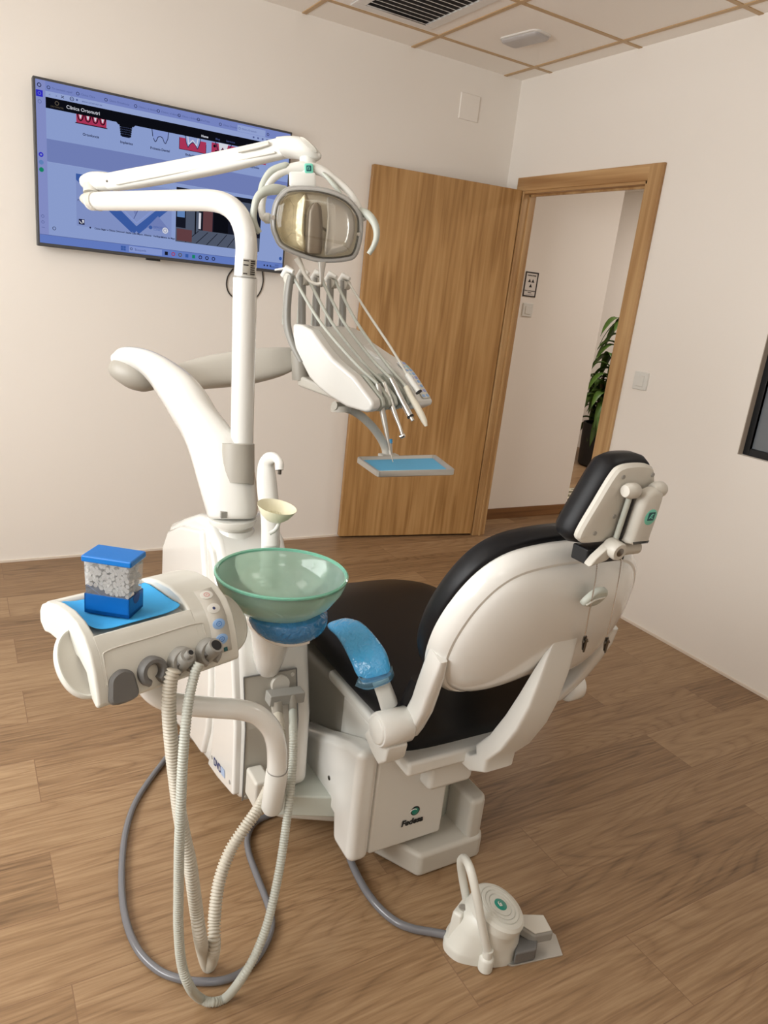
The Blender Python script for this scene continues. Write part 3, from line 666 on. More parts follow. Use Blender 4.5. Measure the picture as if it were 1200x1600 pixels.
T('18:32', -1.395, 1.4885, .0095, 8, 'RIGHT'); T('20/05/2025', -1.395, 1.478, .0095, 8, 'RIGHT'); dot(-1.388, 1.525, .008, 10)
s.build('screen', pal, tv, fix=False, smooth=False)
# loop of cable hanging under the television
c1 = [ony(p, -.0036) for p in ((364, 420), (356, 432), (354, 446), (358, 458), (368, 467), (384, 472), (398, 467), (407, 455), (411, 440), (410, 424))]
tag(MB().tube(crom(c1, 4), .0032, 8).build('television_cable', mt['cable']), 'thin dark cable looping below the television', 'cable')
# ------------------------------------------------------------------ the dental chair
xc = -1.725; th = math.radians(20)
BU = V((1,0,0)); BW = V((0,-math.sin(th),math.cos(th))); BN = V((0,math.cos(th),math.sin(th)))   # across, up the back, forward
BO = V((xc, -2.565, .5))
def BP(u, v, n=0): return BO + BU*u + BW*v + BN*n
ch = thing('dental_chair', (xc, -2.0, 0), 'black and white reclining dental patient chair seen from behind', 'dental chair')
# floor base
b = MB(); b.prism([V(p) for p in ((-1.925,-2.335,0),(-1.855,-2.462,0),(-1.66,-2.462,0),(-1.645,-2.44,0),(-1.645,-1.35,0),(-1.925,-1.35,0))], (0,0,.072))
b.prism([V(p) for p in ((-1.705,-2.455,.0),(-1.665,-2.455,.0),(-1.648,-2.435,.0),(-1.648,-2.05,.0),(-1.705,-2.05,.0))], (0,0,.185))
b.build('base', mt['lgrey'], ch, bevel=.018, seg=3)
MB().bx(-1.88, -1.70, -2.36, -1.5, .05, .30).build('lift_column', mt['ggrey'], ch, bevel=.02)
# shelf that carries the spittoon cabinet
b = MB(); b.prism([V(p) for p in ((-2.215,-2.215,.135),(-2.17,-2.255,.135),(-2.02,-2.325,.135),(-1.95,-2.325,.135),(-1.95,-1.6,.135),(-2.215,-1.6,.135))], (0,0,.062))
b.build('cabinet_shelf', mt['ggrey'], ch, bevel=.006)
b = MB(); b.prism([V(p) for p in ((-2.19,-2.17,.085),(-2.14,-2.22,.085),(-2.02,-2.285,.085),(-1.95,-2.285,.085),(-1.95,-1.62,.085),(-2.19,-1.62,.085))], (0,0,.055))
b.build('shelf_tray', mt['lgrey'], ch, bevel=.015)
# lift housing: side cover and rear panel with the maker's mark
pts = [(-2.428,.078),(-2.33,.082),(-2.318,.15),(-2.06,.175),(-2.035,.225),(-2.075,.262),(-2.20,.315),(-2.36,.392),(-2.428,.402)]
b = MB(); b.prism([V((-2.048, y, z)) for y, z in pts], (.06,0,0)); b.build('side_cover', mt['white'], ch, bevel=.022, seg=4)
b = MB(); b.bx(-1.992, -1.775, -2.425, -2.22, .092, .43); pn = b.build('lift_housing', mt['white2'], ch, bevel=.008)
f = MB(); f.text('Fedesa', .0235, (-1.872, -2.4262, .150), V((1,0,0)), V((0,0,1)), 'CENTER', bold=.0012, shear=.15)
f.build('lettering', mt['logo'], pn, fix=False, label='dark lettering Fedesa')
f = MB(); disc(f, (-1.866, -2.425, .187), (0,-1,0), .0135, .0012); f.build('badge_ring', mt['logo'], pn)
f = MB(); disc(f, (-1.8665, -2.4262, .1865), (0,-1,0), .0100, .0010); f.build('badge', mt['tealdisc'], pn)
f = MB(); f.tube(crom([V((-1.872+.011*math.cos(a), -2.4276, .187+.008*math.sin(a))) for a in (3.0, 2.2, 1.4, .7)], 3), .0012, 6); f.build('badge_swirl', mt['white2'], pn)
f = MB(); disc(f, (-2.048, -2.29, .24), (-1,0,0), .006, .002); f.build('screw', mt['dsteel'], ch)
# tilting frame under the seat
b = MB(); b.prism([V((-1.985, y, z)) for y, z in ((-2.42,.30),(-2.34,.25),(-1.55,.16),(-1.45,.26),(-1.5,.38),(-2.12,.43),(-2.42,.43))], (.50,0,0)); b.build('tilt_frame', mt['recess'], ch, bevel=.02)  # darker grey puts the cabinet's shade into the frame colour
b = MB(); b.bx(-1.992, -1.44, -2.44, -2.12, .418, .449); b.build('seat_plate', mt['white2'], ch, bevel=.012)
b = MB(); b.bx(-1.955, -1.60, -2.495, -2.40, .356, .396); b.build('rear_crossbar', mt['white2'], ch, bevel=.010)
b = MB(); b.bx(-1.865, -1.73, -2.465, -2.37, .268, .362); b.build('actuator_box', mt['white2'], ch, bevel=.014)
for sx in (-1,):
    x = xc + sx*.275
    b = MB(); b.prism([V((x-.030, y, z)) for y, z in ((-2.510,.468),(-2.43,.478),(-2.40,.435),(-2.445,.412),(-2.478,.402),(-2.504,.43))], (.055,0,0)); b.build('pivot_bracket', mt['white2'], ch, bevel=.006)
# seat cushion: flat pad, knee bend, leg rest
st = [(-2.445,.488,.235,.040),(-2.43,.488,.258,.046),(-2.25,.490,.266,.047),(-2.05,.491,.264,.047),(-1.93,.490,.260,.047),(-1.84,.482,.255,.047),(-1.74,.455,.252,.046),(-1.64,.415,.25,.045),(-1.54,.345,.25,.045),(-1.40,.235,.24,.042),(-1.24,.125,.22,.04),(-1.21,.110,.19,.032)]
rings = []
P = crom([V((s_[0], s_[1], 0)) for s_ in st], 3); W = crom([V((s_[2], s_[3], 0)) for s_ in st], 3)
for i, (p, q) in enumerate(zip(P, W)):
    t = (P[min(i+1, len(P)-1)] - P[max(i-1, 0)]); t = V((0, t.x, t.y)).normalized(); nn_ = V((1,0,0)).cross(t)
    rings.append(ell(V((xc, p.x, p.y)), V((1,0,0))*q.x, nn_*q.y, 40, 4.5))
MB().loft(rings).build('seat_cushion', mt['vinyl'], ch, angle=60)
# backrest: white shell, black cushion, pivot legs, support stem
half = [(.0,.088),(.06,.075),(.12,.066),(.175,.076),(.222,.112),(.252,.17),(.262,.245),(.256,.31),(.238,.372),(.205,.425),(.155,.458),(.08,.472),(0,.475)]
outl = smooth2(half[:-1] + [half[-1]] + [(-a, c_) for a, c_ in half[1:-1][::-1]], 4)
lv_ = [(.010,.106),(0,.102),(.0,.088),(.003,.074),(.009,.062),(.018,.054),(.024,.053),(.027,.048),(.034,.042),(.030,.036,.95),(.030,.026,.86),(.030,.016,.74),(.030,.008,.58),(.030,.003,.38),(.030,.001,.18)]
bs = MB().pillow(outl, BO, BU, BW, BN, lv_).build('backrest_shell', mt['white'], ch, angle=28)
o2 = [(a*1.0, c_+.008) for a, c_ in outl]
MB().pillow(o2, BO, BU, BW, BN, [(.02,.099),(.002,.101),(-.002,.110),(-.002,.136),(.004,.152),(.018,.163),(.045,.170)]).build('backrest_cushion', mt['vinyl'], ch, angle=70)
# lower lumbar apron of the cushion, behind the seat
ro = []
for z, y, hw in ((.358,-2.436,.205),(.375,-2.452,.222),(.44,-2.468,.232),(.50,-2.475,.236),(.56,-2.492,.236),(.60,-2.505,.23)):
    ro.append(ell(V((xc, y+.035, z)), V((1,0,0))*hw, V((0,1,0))*.035, 36, 4))
MB().loft(ro).build('lumbar_apron', mt['vinyl'], ch, angle=60)
pv = V((xc, -2.48, .5))
for sx in (-1, 1):
    rr = []
    for v_, n_, uu, hw in ((.215,.072,.250,.010),(.17,.066,.248,.016),(.11,.066,.242,.018),(.05,.068,.234,.018),(-.02,.078,.227,.018),(-.055,.084,.225,.015)):
        rr.append(ell(BP(sx*uu, v_, n_), BU*hw, BN*.026, 20, 5))
    MB().loft(rr).build('backrest_leg', mt['white'], ch, angle=60)
    k = MB(); k.lathe([(.030,-.002),(.037,0),(.040,.004),(.040,.076 if sx < 0 else .04),(.037,.08 if sx < 0 else .044)], (xc + sx*.240, pv.y, pv.z), (sx,0,0)); k.build('pivot_drum', mt['white'], ch)
    k = MB(); k.lathe([(.0001,.085),(.028,.085),(.032,.082),(.0335,.076)] if sx < 0 else [(.0001,.049),(.028,.049),(.032,.046),(.0335,.04)], (xc + sx*.240, pv.y, pv.z), (sx,0,0)); k.build('pivot_cap', mt['white2'], ch)
# stem: from the middle of the shell down and forward under the seat
sr = []
for v_, n_, hw, tn, cu_ in ((.275,.004,.034,.002,.020),(.24,-.004,.040,.007,.014),(.19,-.014,.044,.014,.008),(.12,-.024,.046,.021,.002),(.05,-.028,.048,.024,-.004),(-.03,-.022,.048,.025,-.010),(-.09,-.004,.047,.025,-.014)):
    sr.append((BP(cu_, v_, n_), hw, tn, BN))
ex = [(V((xc-.018, -2.545, .390)), .046, .024, V((0,.75,.66))), (V((xc-.022, -2.512, .368)), .045, .021, V((0,.2,.98))), (V((xc-.026, -2.44, .364)), .044, .018, V((0,0,1)))]
rr = [ell(c_, BU*hw, nn_.normalized()*tn, 28, 8) for c_, hw, tn, nn_ in sr+ex]
MB().loft(rr).build('backrest_stem', mt['white2'], ch, angle=50)
kb = MB(); kb.pillow(smooth2([(-.030,-.012),(-.012,-.022),(.016,-.019),(.030,.004),(.020,.020),(-.010,.018)], 4), BP(.020,.408,-.004), BU, BW, -BN, [(0,-.004),(0,.004),(.003,.008),(.006,.009)])
kn = kb.build('release_knob', mt['ggrey'], ch)
MB().tube([BP(-.004,.396,-.0135), BP(.012,.409,-.0145), BP(.040,.412,-.0135)], .0022, 8).build('knob_rib', mt['lgrey'], kn)
# headrest: tapering pad on its own hinge, a little more upright than the back
th2 = math.radians(7.5); HO = V((xc, -2.747, 1.018)); HW = V((0,-math.sin(th2),math.cos(th2))); HN = V((0,math.cos(th2),math.sin(th2)))
def HB_(u, v, n=0): return HO + BU*u + HW*v + HN*n
plate = smooth2([(-.088,.004),(-.06,-.002),(.06,-.002),(.088,.004),(.098,.022),(.076,.085),(.055,.138),(.038,.154),(.0,.158),(-.038,.154),(-.055,.138),(-.076,.085),(-.098,.022)], 4)
MB().pillow(plate, HO, BU, HW, HN, [(.006,.022),(0,.016),(0,.008),(.004,.002),(.010,.0)]).build('headrest_plate', mt['lgrey'], ch, angle=30)
MB().pillow([(a*1.04, (b_-.08)*1.06+.080) for a, b_ in plate], HO, BU, HW, HN, [(.006,.014),(.0,.020),(-.006,.036),(-.004,.056),(.010,.074),(.032,.084)]).build('headrest_cushion', mt['vinyl'], ch, angle=70)
hb = MB(); hb.pillow(smooth2([(-.025,.012),(.025,.012),(.027,.03),(.026,.106),(.013,.124),(-.013,.124),(-.026,.106),(-.027,.03)], 4), HB_(.032,-.006,-.012), BU, HW, -HN, [(0,0),(0,.010),(.003,.018),(.009,.022)])
hbo = hb.build('headrest_bracket', mt['lgrey'], ch)
f = MB(); disc(f, HB_(.034,.066,-.0335), -HN, .0165, .0015, u=HW, rv=.0155); f.build('badge', mt['teal'], hbo, label='teal round badge with dark square')
f = MB(); f.pillow(rrect(.017,.017,.001), HB_(.034,.068,-.0350), BU, HW, -HN, [(0,0),(0,.0008)]); f.build('badge_square', mt['dteal'], hbo)
f = MB()
for a, b_ in (((-.005,-.004),(-.001,.004)), ((-.001,.004),(.005,.004)), ((-.004,-.001),(.005,-.005)), ((.001,-.002),(.001,.006))): f.tube([HB_(.034+a[0], .068+a[1], -.036), HB_(.034+b_[0], .068+b_[1], -.036)], .0007, 6)
f.build('badge_mark', mt['teal'], hbo)
for u_ in (-.018, .054):
    k = MB(); k.lathe([(.0001,-.018),(.011,-.017),(.0150,-.008),(.0150,.009),(.011,.016),(.0001,.018)], HB_(u_,.114,-.014), BU, 24); k.build('headrest_knob', mt['lgrey'], ch)
MB().cyl(HB_(-.012,.01,-.010), HB_(-.012,.114,-.010), .0055, 12).build('guide_rail', mt['ggrey'], ch)
MB().cyl(HB_(.000,.01,-.006), HB_(.000,.114,-.006), .006, 12).build('guide_slot', mt['black'], ch)
k = MB(); k.lathe([(.0001,-.016),(.016,-.016),(.0185,-.012),(.0185,.012),(.016,.016),(.0001,.016)], HB_(-.020,-.004,-.020), -HN, 24); k.lathe([(.0001,-.012),(.014,-.011),(.014,.052),(.0001,.053)], HB_(.0,-.010,-.012), BU, 20)
k.build('headrest_hinge', mt['lgrey'], ch)
k = MB(); disc(k, HB_(-.020,-.004,-.036), -HN, .0085, .001); k.build('hinge_bolt', mt['dsteel'], ch)
k = MB(); k.prism([HB_(-.072,-.040,-.020), HB_(-.060,-.022,-.020), HB_(-.026,.010,-.020), HB_(-.008,-.010,-.020), HB_(-.030,-.030,-.020)], HN*.018); k.build('hinge_lever', mt['lgrey'], ch, bevel=.003)
MB().bx(xc-.062, xc+.045, -2.742, -2.70, .972, 1.004).build('headrest_bar', mt['black'], ch, bevel=.004)
for a, b_ in ((-.062,.022),(-.034,.136),(.044,.138),(-.024,.055)):
    k = MB(); disc(k, HB_(a, b_, -.0), -HN, .0045, .0015); k.build('screw', mt['mgrey'], ch)
# armrest on the patient's left, wrapped in blue film
ax_ = xc - .300
rr = limb([((598,1118),(628,1112),1.715),((590,1090),(617,1085),1.70),((580,1062),(606,1056),1.69),((571,1040),(598,1030),1.69)], .8, 20, 4, 3)
arm = MB().loft(rr).build('armrest', mt['white2'], ch, angle=50)
rr = limb([((566,1066),(612,1052),1.68),((556,1052),(609,1036),1.685),((549,1036),(602,1016),1.70),((536,1010),(584,992),1.74),((524,992),(566,975),1.78),((512,980),(548,970),1.82)], .42, 28, 3, 4, (.25,.15))
pad = MB().loft(rr).build('armrest_pad', mt['film'], ch, angle=60, label='armrest pad wrapped in light blue film')
c1 = [D(p, d) for p, d in (((560,1068),1.668),((572,1074),1.66),((592,1070),1.662),((608,1064),1.668),((616,1052),1.678))]
fl = MB(); top = [D((p[0], p[1]-12), d) for p, d in (((561,1068),1.672),((572,1072),1.664),((592,1068),1.664),((607,1062),1.67),((612,1052),1.68))]
low = [D((p[0]+dx, p[1]+5), d) for p, d, dx in (((560,1067),1.668,-5),((574,1073),1.656,-1),((592,1068),1.656,0),((606,1060),1.66,4),((614,1050),1.672,2))]
top = crom(top, 4); low = crom(low, 4)
fl.add(top+low, [(i, i+1, len(top)+i+1, len(top)+i) for i in range(len(top)-1)])
fl.build('film_hem', mt['filmclear'], ch, fix=False, solid=.0006, label='loose clear blue hem of the film')
# bib chain hanging over the back: two bead strands with clips
bc = thing('bib_chain', BP(.0,.50,-.01), 'silver bead chain with two clips hanging from the chair headrest', 'bib chain')
def strand(pts, name):
    P_ = crom(pts, 10); b_ = MB(); acc = 0; last = P_[0]
    b_.tube(P_, .0007, 6)
    for p in P_[1:]:
        seg = (p-last).length; n_ = 0
        while acc + seg >= .0052:
            t = (.0052-acc)/seg; q = last + (p-last)*t; b_.ball(q, .0021, 6); last = q; seg = (p-last).length; acc = 0
        acc += seg; last = p
    return b_.build('strand', mt['chrome'], bc)
def clip(p, t):
    t = t.normalized(); s_ = V((1,0,0)); f = t.cross(s_).normalized(); k = MB()
    k.prism([p - s_*.004, p + s_*.004, p + s_*.006 + t*.025, p + s_*.002 + t*.055, p - s_*.003 + t*.05, p - s_*.006 + t*.02], f*.003)
    k.prism([p + f*.006 - s_*.003 + t*.004, p + f*.006 + s_*.003 + t*.004, p + f*.004 + s_*.002 + t*.055, p + f*.004 - s_*.002 + t*.055], f*.002)
    k.cyl(p + t*.016 - s_*.007 + f*.004, p + t*.016 + s_*.007 + f*.004, .003, 10); k.build('clip', mt['dsteel'], bc)
n2 = -.014
def BS(p, n_=-.013): return onpl(p, BP(0,0,n_), BN)
a = [BS(p) for p in ((934,868),(933,885),(930,910),(924,940),(919,965),(914,993))]; strand(a, 'l'); clip(a[-1], a[-1]-a[-3])
a = [BS(p) for p in ((971,872),(970,885),(966,910),(960,940),(954,968),(948,995))]; strand(a, 'r'); clip(a[-1], a[-1]-a[-3])
# ------------------------------------------------------------------ spittoon cabinet on the patient's left
CX0, CX1 = -2.284, -2.084
cb = thing('spittoon_cabinet', (-2.185, -1.85, .05), 'tall glossy white spittoon cabinet beside the dental chair', 'dental cabinet')
prof = [(-2.246,.200),(-2.236,.40),(-2.185,.59),(-2.150,.668),(-2.045,.722),(-1.985,.79),(-1.90,.822),(-1.80,.802),(-1.68,.752),(-1.54,.690),(-1.475,.62),(-1.46,.50),(-1.47,.06),(-1.6,.03),(-1.75,.075),(-1.93,.125)]
b = MB(); b.prism([V((CX0+.012, y, z)) for y, z in prof], (CX1-CX0-.012,0,0)); b.build('body', mt['white'], cb, bevel=.022, seg=4)
# raised side panel with its curved step
sp = [(-2.238,.215),(-2.228,.40),(-2.178,.585),(-2.140,.650),(-2.04,.70),(-1.99,.765),(-1.945,.775),(-1.99,.66),(-2.05,.55),(-2.068,.40),(-2.06,.24),(-2.03,.165),(-2.12,.182)]
b = MB(); b.prism([V((CX0, y, z)) for y, z in sp], (.03,0,0)); b.build('side_panel', mt['white'], cb, bevel=.008, seg=3)
sp = [(-1.90,.790),(-1.70,.735),(-1.56,.672),(-1.50,.60),(-1.50,.3),(-1.75,.12),(-1.98,.16),(-2.02,.26),(-2.03,.40),(-2.01,.54),(-1.95,.66)]
b = MB(); b.prism([V((CX0-.002, y, z)) for y, z in sp], (.03,0,0)); b.build('rear_side_panel', mt['white'], cb, bevel=.012, seg=3)
f = MB(); o = V((CX0-.0006, -2.090, .206)); X = V((0,-.978,.21)).normalized(); Y = V((0,.21,.978)).normalized()
f.text('DVD', .030, o, X, Y, bold=.0008, lift=.0004); f.build('lettering', mt['navy'], cb, fix=False, label='dark blue lettering DVD')
f = MB(); q = o + X*.062 - V((.0006,0,0)); f.quad(q, q+X*.030, q+X*.030+Y*.022, q+Y*.022); f.build('label_strip', mt['palebl'], cb, fix=False)
for y, z in ((-2.072,.215),(-2.215,.240)):
    k = MB(); disc(k, (CX0, y, z), (-1,0,0), .0055, .0012); k.build('screw', mt['mgrey'], cb)
# recessed connection panel on the front
pr = [(-2.2475,.205),(-2.2415,.40),(-2.2095,.525)]
f = MB(); xs0, xs1 = -2.262, -2.127
f.add([V((xs0, y-.0012, z)) for y, z in pr] + [V((xs1, y-.0012, z)) for y, z in pr], [(0,3,4,1),(1,4,5,2)])
pnl = f.build('connection_panel', mt['recess'], cb, solid=.002, smooth=False)
f = MB()
for a_, b_ in zip(pr[:-1], pr[1:]):
    for x in (xs0, xs1): f.tube([V((x, a_[0]-.002, a_[1])), V((x, b_[0]-.002, b_[1]))], .0016, 6)
f.tube([V((xs0, -2.2115, .525)), V((xs1, -2.2115, .525))], .0022, 6); f.build('panel_lip', mt['dgrey'], cb)
def front(z): return lerp(-2.2475, -2.2415, (z-.205)/.195) if z < .4 else lerp(-2.2415, -2.2095, (z-.4)/.125)
for x, z, r in ((-2.240,.452,.012),(-2.138,.512,.005),(-2.255,.215,.003)):
    k = MB(); disc(k, (x, front(z)-.001, z), (0,-1,.1), r, .003); k.build('plug', mt['lgrey'], cb)
k = MB(); disc(k, (-2.172, front(.495)-.001, .495), (0,-1,.2), .024, .010); k.build('valve_disc', mt['lgrey'], cb)
k = MB(); k.box((-2.172, -2.256, .482), (.090, .034, .028), Matrix.Rotation(math.radians(4), 3, 'Y')); k.build('connector_block', mt['mgrey'], cb, bevel=.003)
# pedestal of the bowl and the beak-shaped bulge under it
BC = V((-2.228, -2.315, 0))
rr = []
for z, r, y, x in ((.510,.014,-2.198,-2.196),(.522,.026,-2.200,-2.197),(.57,.038,-2.214,-2.202),(.63,.047,-2.234,-2.208),(.67,.055,-2.255,-2.214),(.700,.066,-2.275,-2.220),(.722,.060,-2.29,-2.224),(.7328,.045,-2.30,-2.226)):
    rr.append(ell(V((x, y, z)), V((r,0,0)), V((0,r*.95,0)), 32))
MB().loft(rr).build('bowl_pedestal', mt['white'], cb, angle=60)
ar = []
for i in range(15):
    t = i/14; a = math.radians(lerp(202, 348, t)); rad = .086
    c_ = V((-2.226, -2.318, .733)) + V((math.cos(a)*rad*1.0, math.sin(a)*rad*.95, .016*(abs(2*t-1)**2)))
    k = (1-abs(2*t-1)**2.6); ar.append((c_, .006+.022*k, .006+.020*k, a))
rr = [ell(c_, V((math.cos(a), math.sin(a), 0))*w_, V((0,0,1))*h_, 20, 2.6) for c_, w_, h_, a in ar]
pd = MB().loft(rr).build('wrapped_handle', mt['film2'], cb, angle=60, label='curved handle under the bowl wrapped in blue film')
rr = [ell(c_ - V((0,0,h_*.8)) - V((math.cos(a), math.sin(a), 0))*.004, V((math.cos(a), math.sin(a), 0))*w_*.9, V((0,0,1))*h_*.45, 16, 2.6) for c_, w_, h_, a in ar[:9]]
MB().loft(rr).build('handle_support', mt['white'], cb, angle=60)
# collar of the column
CC = V((-2.205, -1.935, 0))
MB().lathe([(.052,.70),(.052,.798),(.049,.804),(.0001,.804)], CC, n=40).build('column_foot', mt['white'], cb)
MB().lathe([(.046,.804),(.046,.812),(.040,.815),(.040,.802)], CC, n=40).build('collar', mt['lgrey'], cb)
# tumbler filler
rr = limb([((408,852),(437,852),1.79),((408,820),(437,820),1.785),((406,795),(436,795),1.78),((402,770),(434,768),1.775),((401,745),(431,742),1.77),((404,722),(428,727),1.765),((413,709),(429,724),1.755),((425,706),(431,723),1.748),((436,711),(430,724),1.742),((443,722),(430,727),1.737),((443,734),(430,735),1.735)], .8, 24, 2.2, 3)
fa = MB().loft(rr).build('cup_filler', mt['white'], cb, angle=70)
k = MB(); p = D((437,737), 1.736); k.cyl(p + V((0,0,.004)), p - V((0,0,.006)), .0045, 12); k.build('nozzle', mt['dsteel'], fa)
MB().lathe([(.0001,.70),(.023,.70),(.023,.815),(.021,.82),(.0001,.82)], D((423,850), 1.80)*V((1,1,0)) if False else V((D((423,850),1.80).x, D((423,850),1.80).y, 0)), n=28).build('filler_foot', mt['white'], cb)
# support arm of the assistant console
k = MB(); k.box((-2.238, -2.285, .265), (.042, .07, .075)); k.build('arm_bracket', mt['lgrey'], cb, bevel=.008)
# ------------------------------------------------------------------ frosted glass bowl
bp = [(.03,.0),(.055,.004),(.090,.020),(.118,.045),(.136,.074),(.142,.094),(.1425,.099),(.140,.1015),(.136,.099),(.131,.076),(.113,.049),(.086,.026),(.053,.011),(.0001,.009)]
bo = V((BC.x, BC.y, .733))
bw = tag(MB().lathe([(.0001,.0)]+bp, bo, n=72).build('spittoon_bowl', mt['glass'], angle=80), 'round frosted green glass spittoon bowl on the white cabinet', 'bowl')
PW[bw] = PW[bw]
MB().lathe([(.1355,.0965),(.1405,.0955),(.1436,.0975),(.1436,.1010),(.1400,.1030),(.1362,.1010),(.1355,.0965)], bo, n=72, cap=False).build('rim', mt['glassrim'], bw, label='polished darker green rim')
# ------------------------------------------------------------------ yellowish strainer cup by the filler
so = D((428,830), 1.71); so = V((so.x, so.y, so.z)); sc_ = thing('strainer_cup', so, 'cream plastic strainer cup with a spout in front of the water filler', 'strainer')
sax = V((.10,-.12,1)).normalized(); stp = D((431,800), 1.70)
MB().lathe([(.0001,-.022),(.020,-.020),(.034,-.008),(.045,.010),(.0465,.014),(.044,.013),(.033,-.005),(.019,-.016),(.0001,-.017)], stp, sax, 48).build('cup', mt['cream'], sc_)
k = MB(); a0 = V((1,0,0)) - sax*sax.x; a0.normalize(); b0_ = sax.cross(a0)
for i in range(9):
    o_ = (i-4)*.0052; L = math.sqrt(max(0, .027**2-o_**2)); c_ = stp + a0*o_ - sax*.009
    k.box(c_, (.0014, .0014, .0014)); k.tube([c_ - b0_*L, c_ + b0_*L], .0010, 6)
k.build('strainer_ribs', mt['cream'], sc_)
MB().tube(crom([stp - sax*.018 + V((.004,-.01,0)), stp - sax*.026 + V((.006,-.016,0)), stp - sax*.040 + V((-.002,-.02,0)), stp - sax*.048 + V((-.014,-.02,0))], 4), [.0045]*13, 12).build('spout', mt['white2'], sc_)
MB().tube([stp - sax*.012 + V((-.006,.02,0)), stp - sax*.014 + V((-.012,.05,0))], .005, 10).build('cup_holder', mt['white2'], sc_)
# ------------------------------------------------------------------ column arm and instrument unit
du_ = thing('instrument_unit', (CC.x, CC.y, .80), 'white swan-neck column arm carrying the dentist instrument console over the seat', 'dental unit')
st = [((331,811),(395,811),1.86),((326,807),(400,807),1.86),((323,796),(402,794),1.86),((315,768),(401,770),1.86),((305,735),(399,745),1.865),((294,702),(392,715),1.88),((279,668),(372,690),1.90),((262,640),(348,658),1.925),((245,614),(321,614),1.955),((231,594),(290,584),1.99),((215,578),(254,560),2.03),((202,573),(224,548),2.06),((190,572),(200,545),2.085),((181,569),(182,552),2.10)]
rr = limb(st, 1, 36, 2.4, 4)
rr = limb([s_+(q,) for s_, q in zip(st, (.95,.95,.95,.95,.92,.9,.9,.92,.95,1.0,1.15,1.3,1.3,1.2))], 1, 36, 2.4, 4, (0,.6))
MB().loft(rr).build('column_arm', mt['white'], du_, angle=60)
# ring step at the foot of the arm
c0 = (D((324,808),1.86)+D((402,808),1.86))/2
MB().lathe([(.0001,.815),(.040,.815),(.040,.826),(.057,.826),(.061,.836),(.061,.842),(.0001,.842)], V((c0.x, c0.y, 0)), n=40).build('arm_foot_ring', mt['white2'], du_)
k = MB(); k.box(D((349,804),1.80), (.014,.01,.016)); k.build('foot_notch', mt['mgrey'], du_)
# pivot housing under the tip and the swing arm to the console
rr = limb([((178,572),(176,582),2.10),((184,562),(184,595),2.09),((198,560),(200,606),2.09),((216,562),(222,611),2.10),((232,570),(238,610),2.12),((246,582),(248,606),2.14)], 1.1, 28, 2.3, 4)
MB().loft(rr).build('pivot_housing', mt['tgrey'], du_, angle=60)
rr = limb([((248,576),(262,612),2.16),((282,569),(292,610),2.18),((320,558),(328,606),2.20),((360,551),(366,603),2.23),((400,546),(404,597),2.26),((435,544),(438,588),2.29),((455,545),(458,579),2.31),((462,551),(464,573),2.32)], .75, 32, 4.0, 4, (0,.2))
MB().loft(rr).build('swing_arm', mt['lgrey'], du_, angle=60)
# console, built in its own frame: w across, l forward
hd = math.radians(66); uw = V((math.sin(hd), math.cos(hd), 0)); ul = V((uw.y, -uw.x, 0)); Zv = V((0,0,1))
UA = D((456,505), 2.2); UA = V((UA.x, UA.y, 0))
def UP(w_, l_, z): return UA + uw*w_ + ul*l_ + Zv*z
def UX(p, w_): return onpl(p, UA + uw*w_, uw)
sidep = [(456,505),(456,525),(460,545),(468,563),(482,590),(497,606),(514,620),(540,636),(570,645),(578,643),(583,634),(580,624),(552,588),(540,578),(519,560),(503,540),(486,515),(470,507)]
P_ = [UX(p, 0) for p in sidep]
b = MB(); b.prism(P_, uw*.045); b.build('left_side_shell', mt['white'], du_, bevel=.012, seg=3)
W_ = .285
# centre body between the side shells: lower back part white, front comb grey
def lz(p): q = UX(p, 0); return ((q-UA).dot(ul), q.z)
body = [lz(p) for p in ((458,508),(460,545),(482,590),(514,618),(540,632),(560,634),(566,612),(541,583),(519,563),(503,543),(486,518),(469,509))]
b = MB(); b.prism([UP(.04, l_, z) for l_, z in body], uw*(W_-.06)); b.build('console_body', mt['white2'], du_, bevel=.008)
comb0 = [lz(p) for p in ((546,590),(552,588),(580,624),(582,636),(574,643),(560,638))]
nt_ = 5
for k in range(nt_+1):
    w0 = .047 + k*.0315; wd = .0155
    b = MB(); b.prism([UP(w0, l_, z) for l_, z in [lz(p) for p in ((535,584),(553,587),(581,623),(584,636),(574,645),(560,642),(545,615))]], uw*wd); b.build('holder_rib', mt['ggrey'], du_, bevel=.005)
b = MB(); b.prism([UP(.05, l_, z-.004) for l_, z in [lz(p) for p in ((530,590),(548,594),(574,628),(576,640),(560,640),(545,620))]], uw*(W_-.125)); b.build('holder_bed', mt['mgrey'], du_, bevel=.004)
# right side shell with keypad
rp = [(538,512),(546,509),(580,532),(611,553),(632,565),(649,582),(661,600),(678,627),(675,632),(664,637),(640,632),(600,600),(560,550)]
P_ = [UX(p, W_) for p in rp]
b = MB(); b.prism(P_, -uw*.088); rs = b.build('right_side_shell', mt['white'], du_, bevel=.009, seg=3)
kc = crom([UX(p, W_) for p in ((634,566.3),(649,582),(661,600),(675,622))], 6)
kts = [(kc[min(i+1, len(kc)-1)] - kc[max(i-1, 0)]).normalized() for i in range(len(kc))]
kns = [(lambda n_: n_ if n_.z > 0 else -n_)(uw.cross(t_)) for t_ in kts]
f = MB(); f.add([p + n_*.0024 - uw*.012 for p, n_ in zip(kc, kns)] + [p + n_*.0024 - uw*.054 for p, n_ in zip(kc, kns)], [(i, i+1, len(kc)+i+1, len(kc)+i) for i in range(len(kc)-1)])
f.build('keypad', mt['key'], du_, fix=False, solid=.001, label='narrow keypad with blue keys')
R = random.Random(3); L = (kc[-1]-kc[0]).length
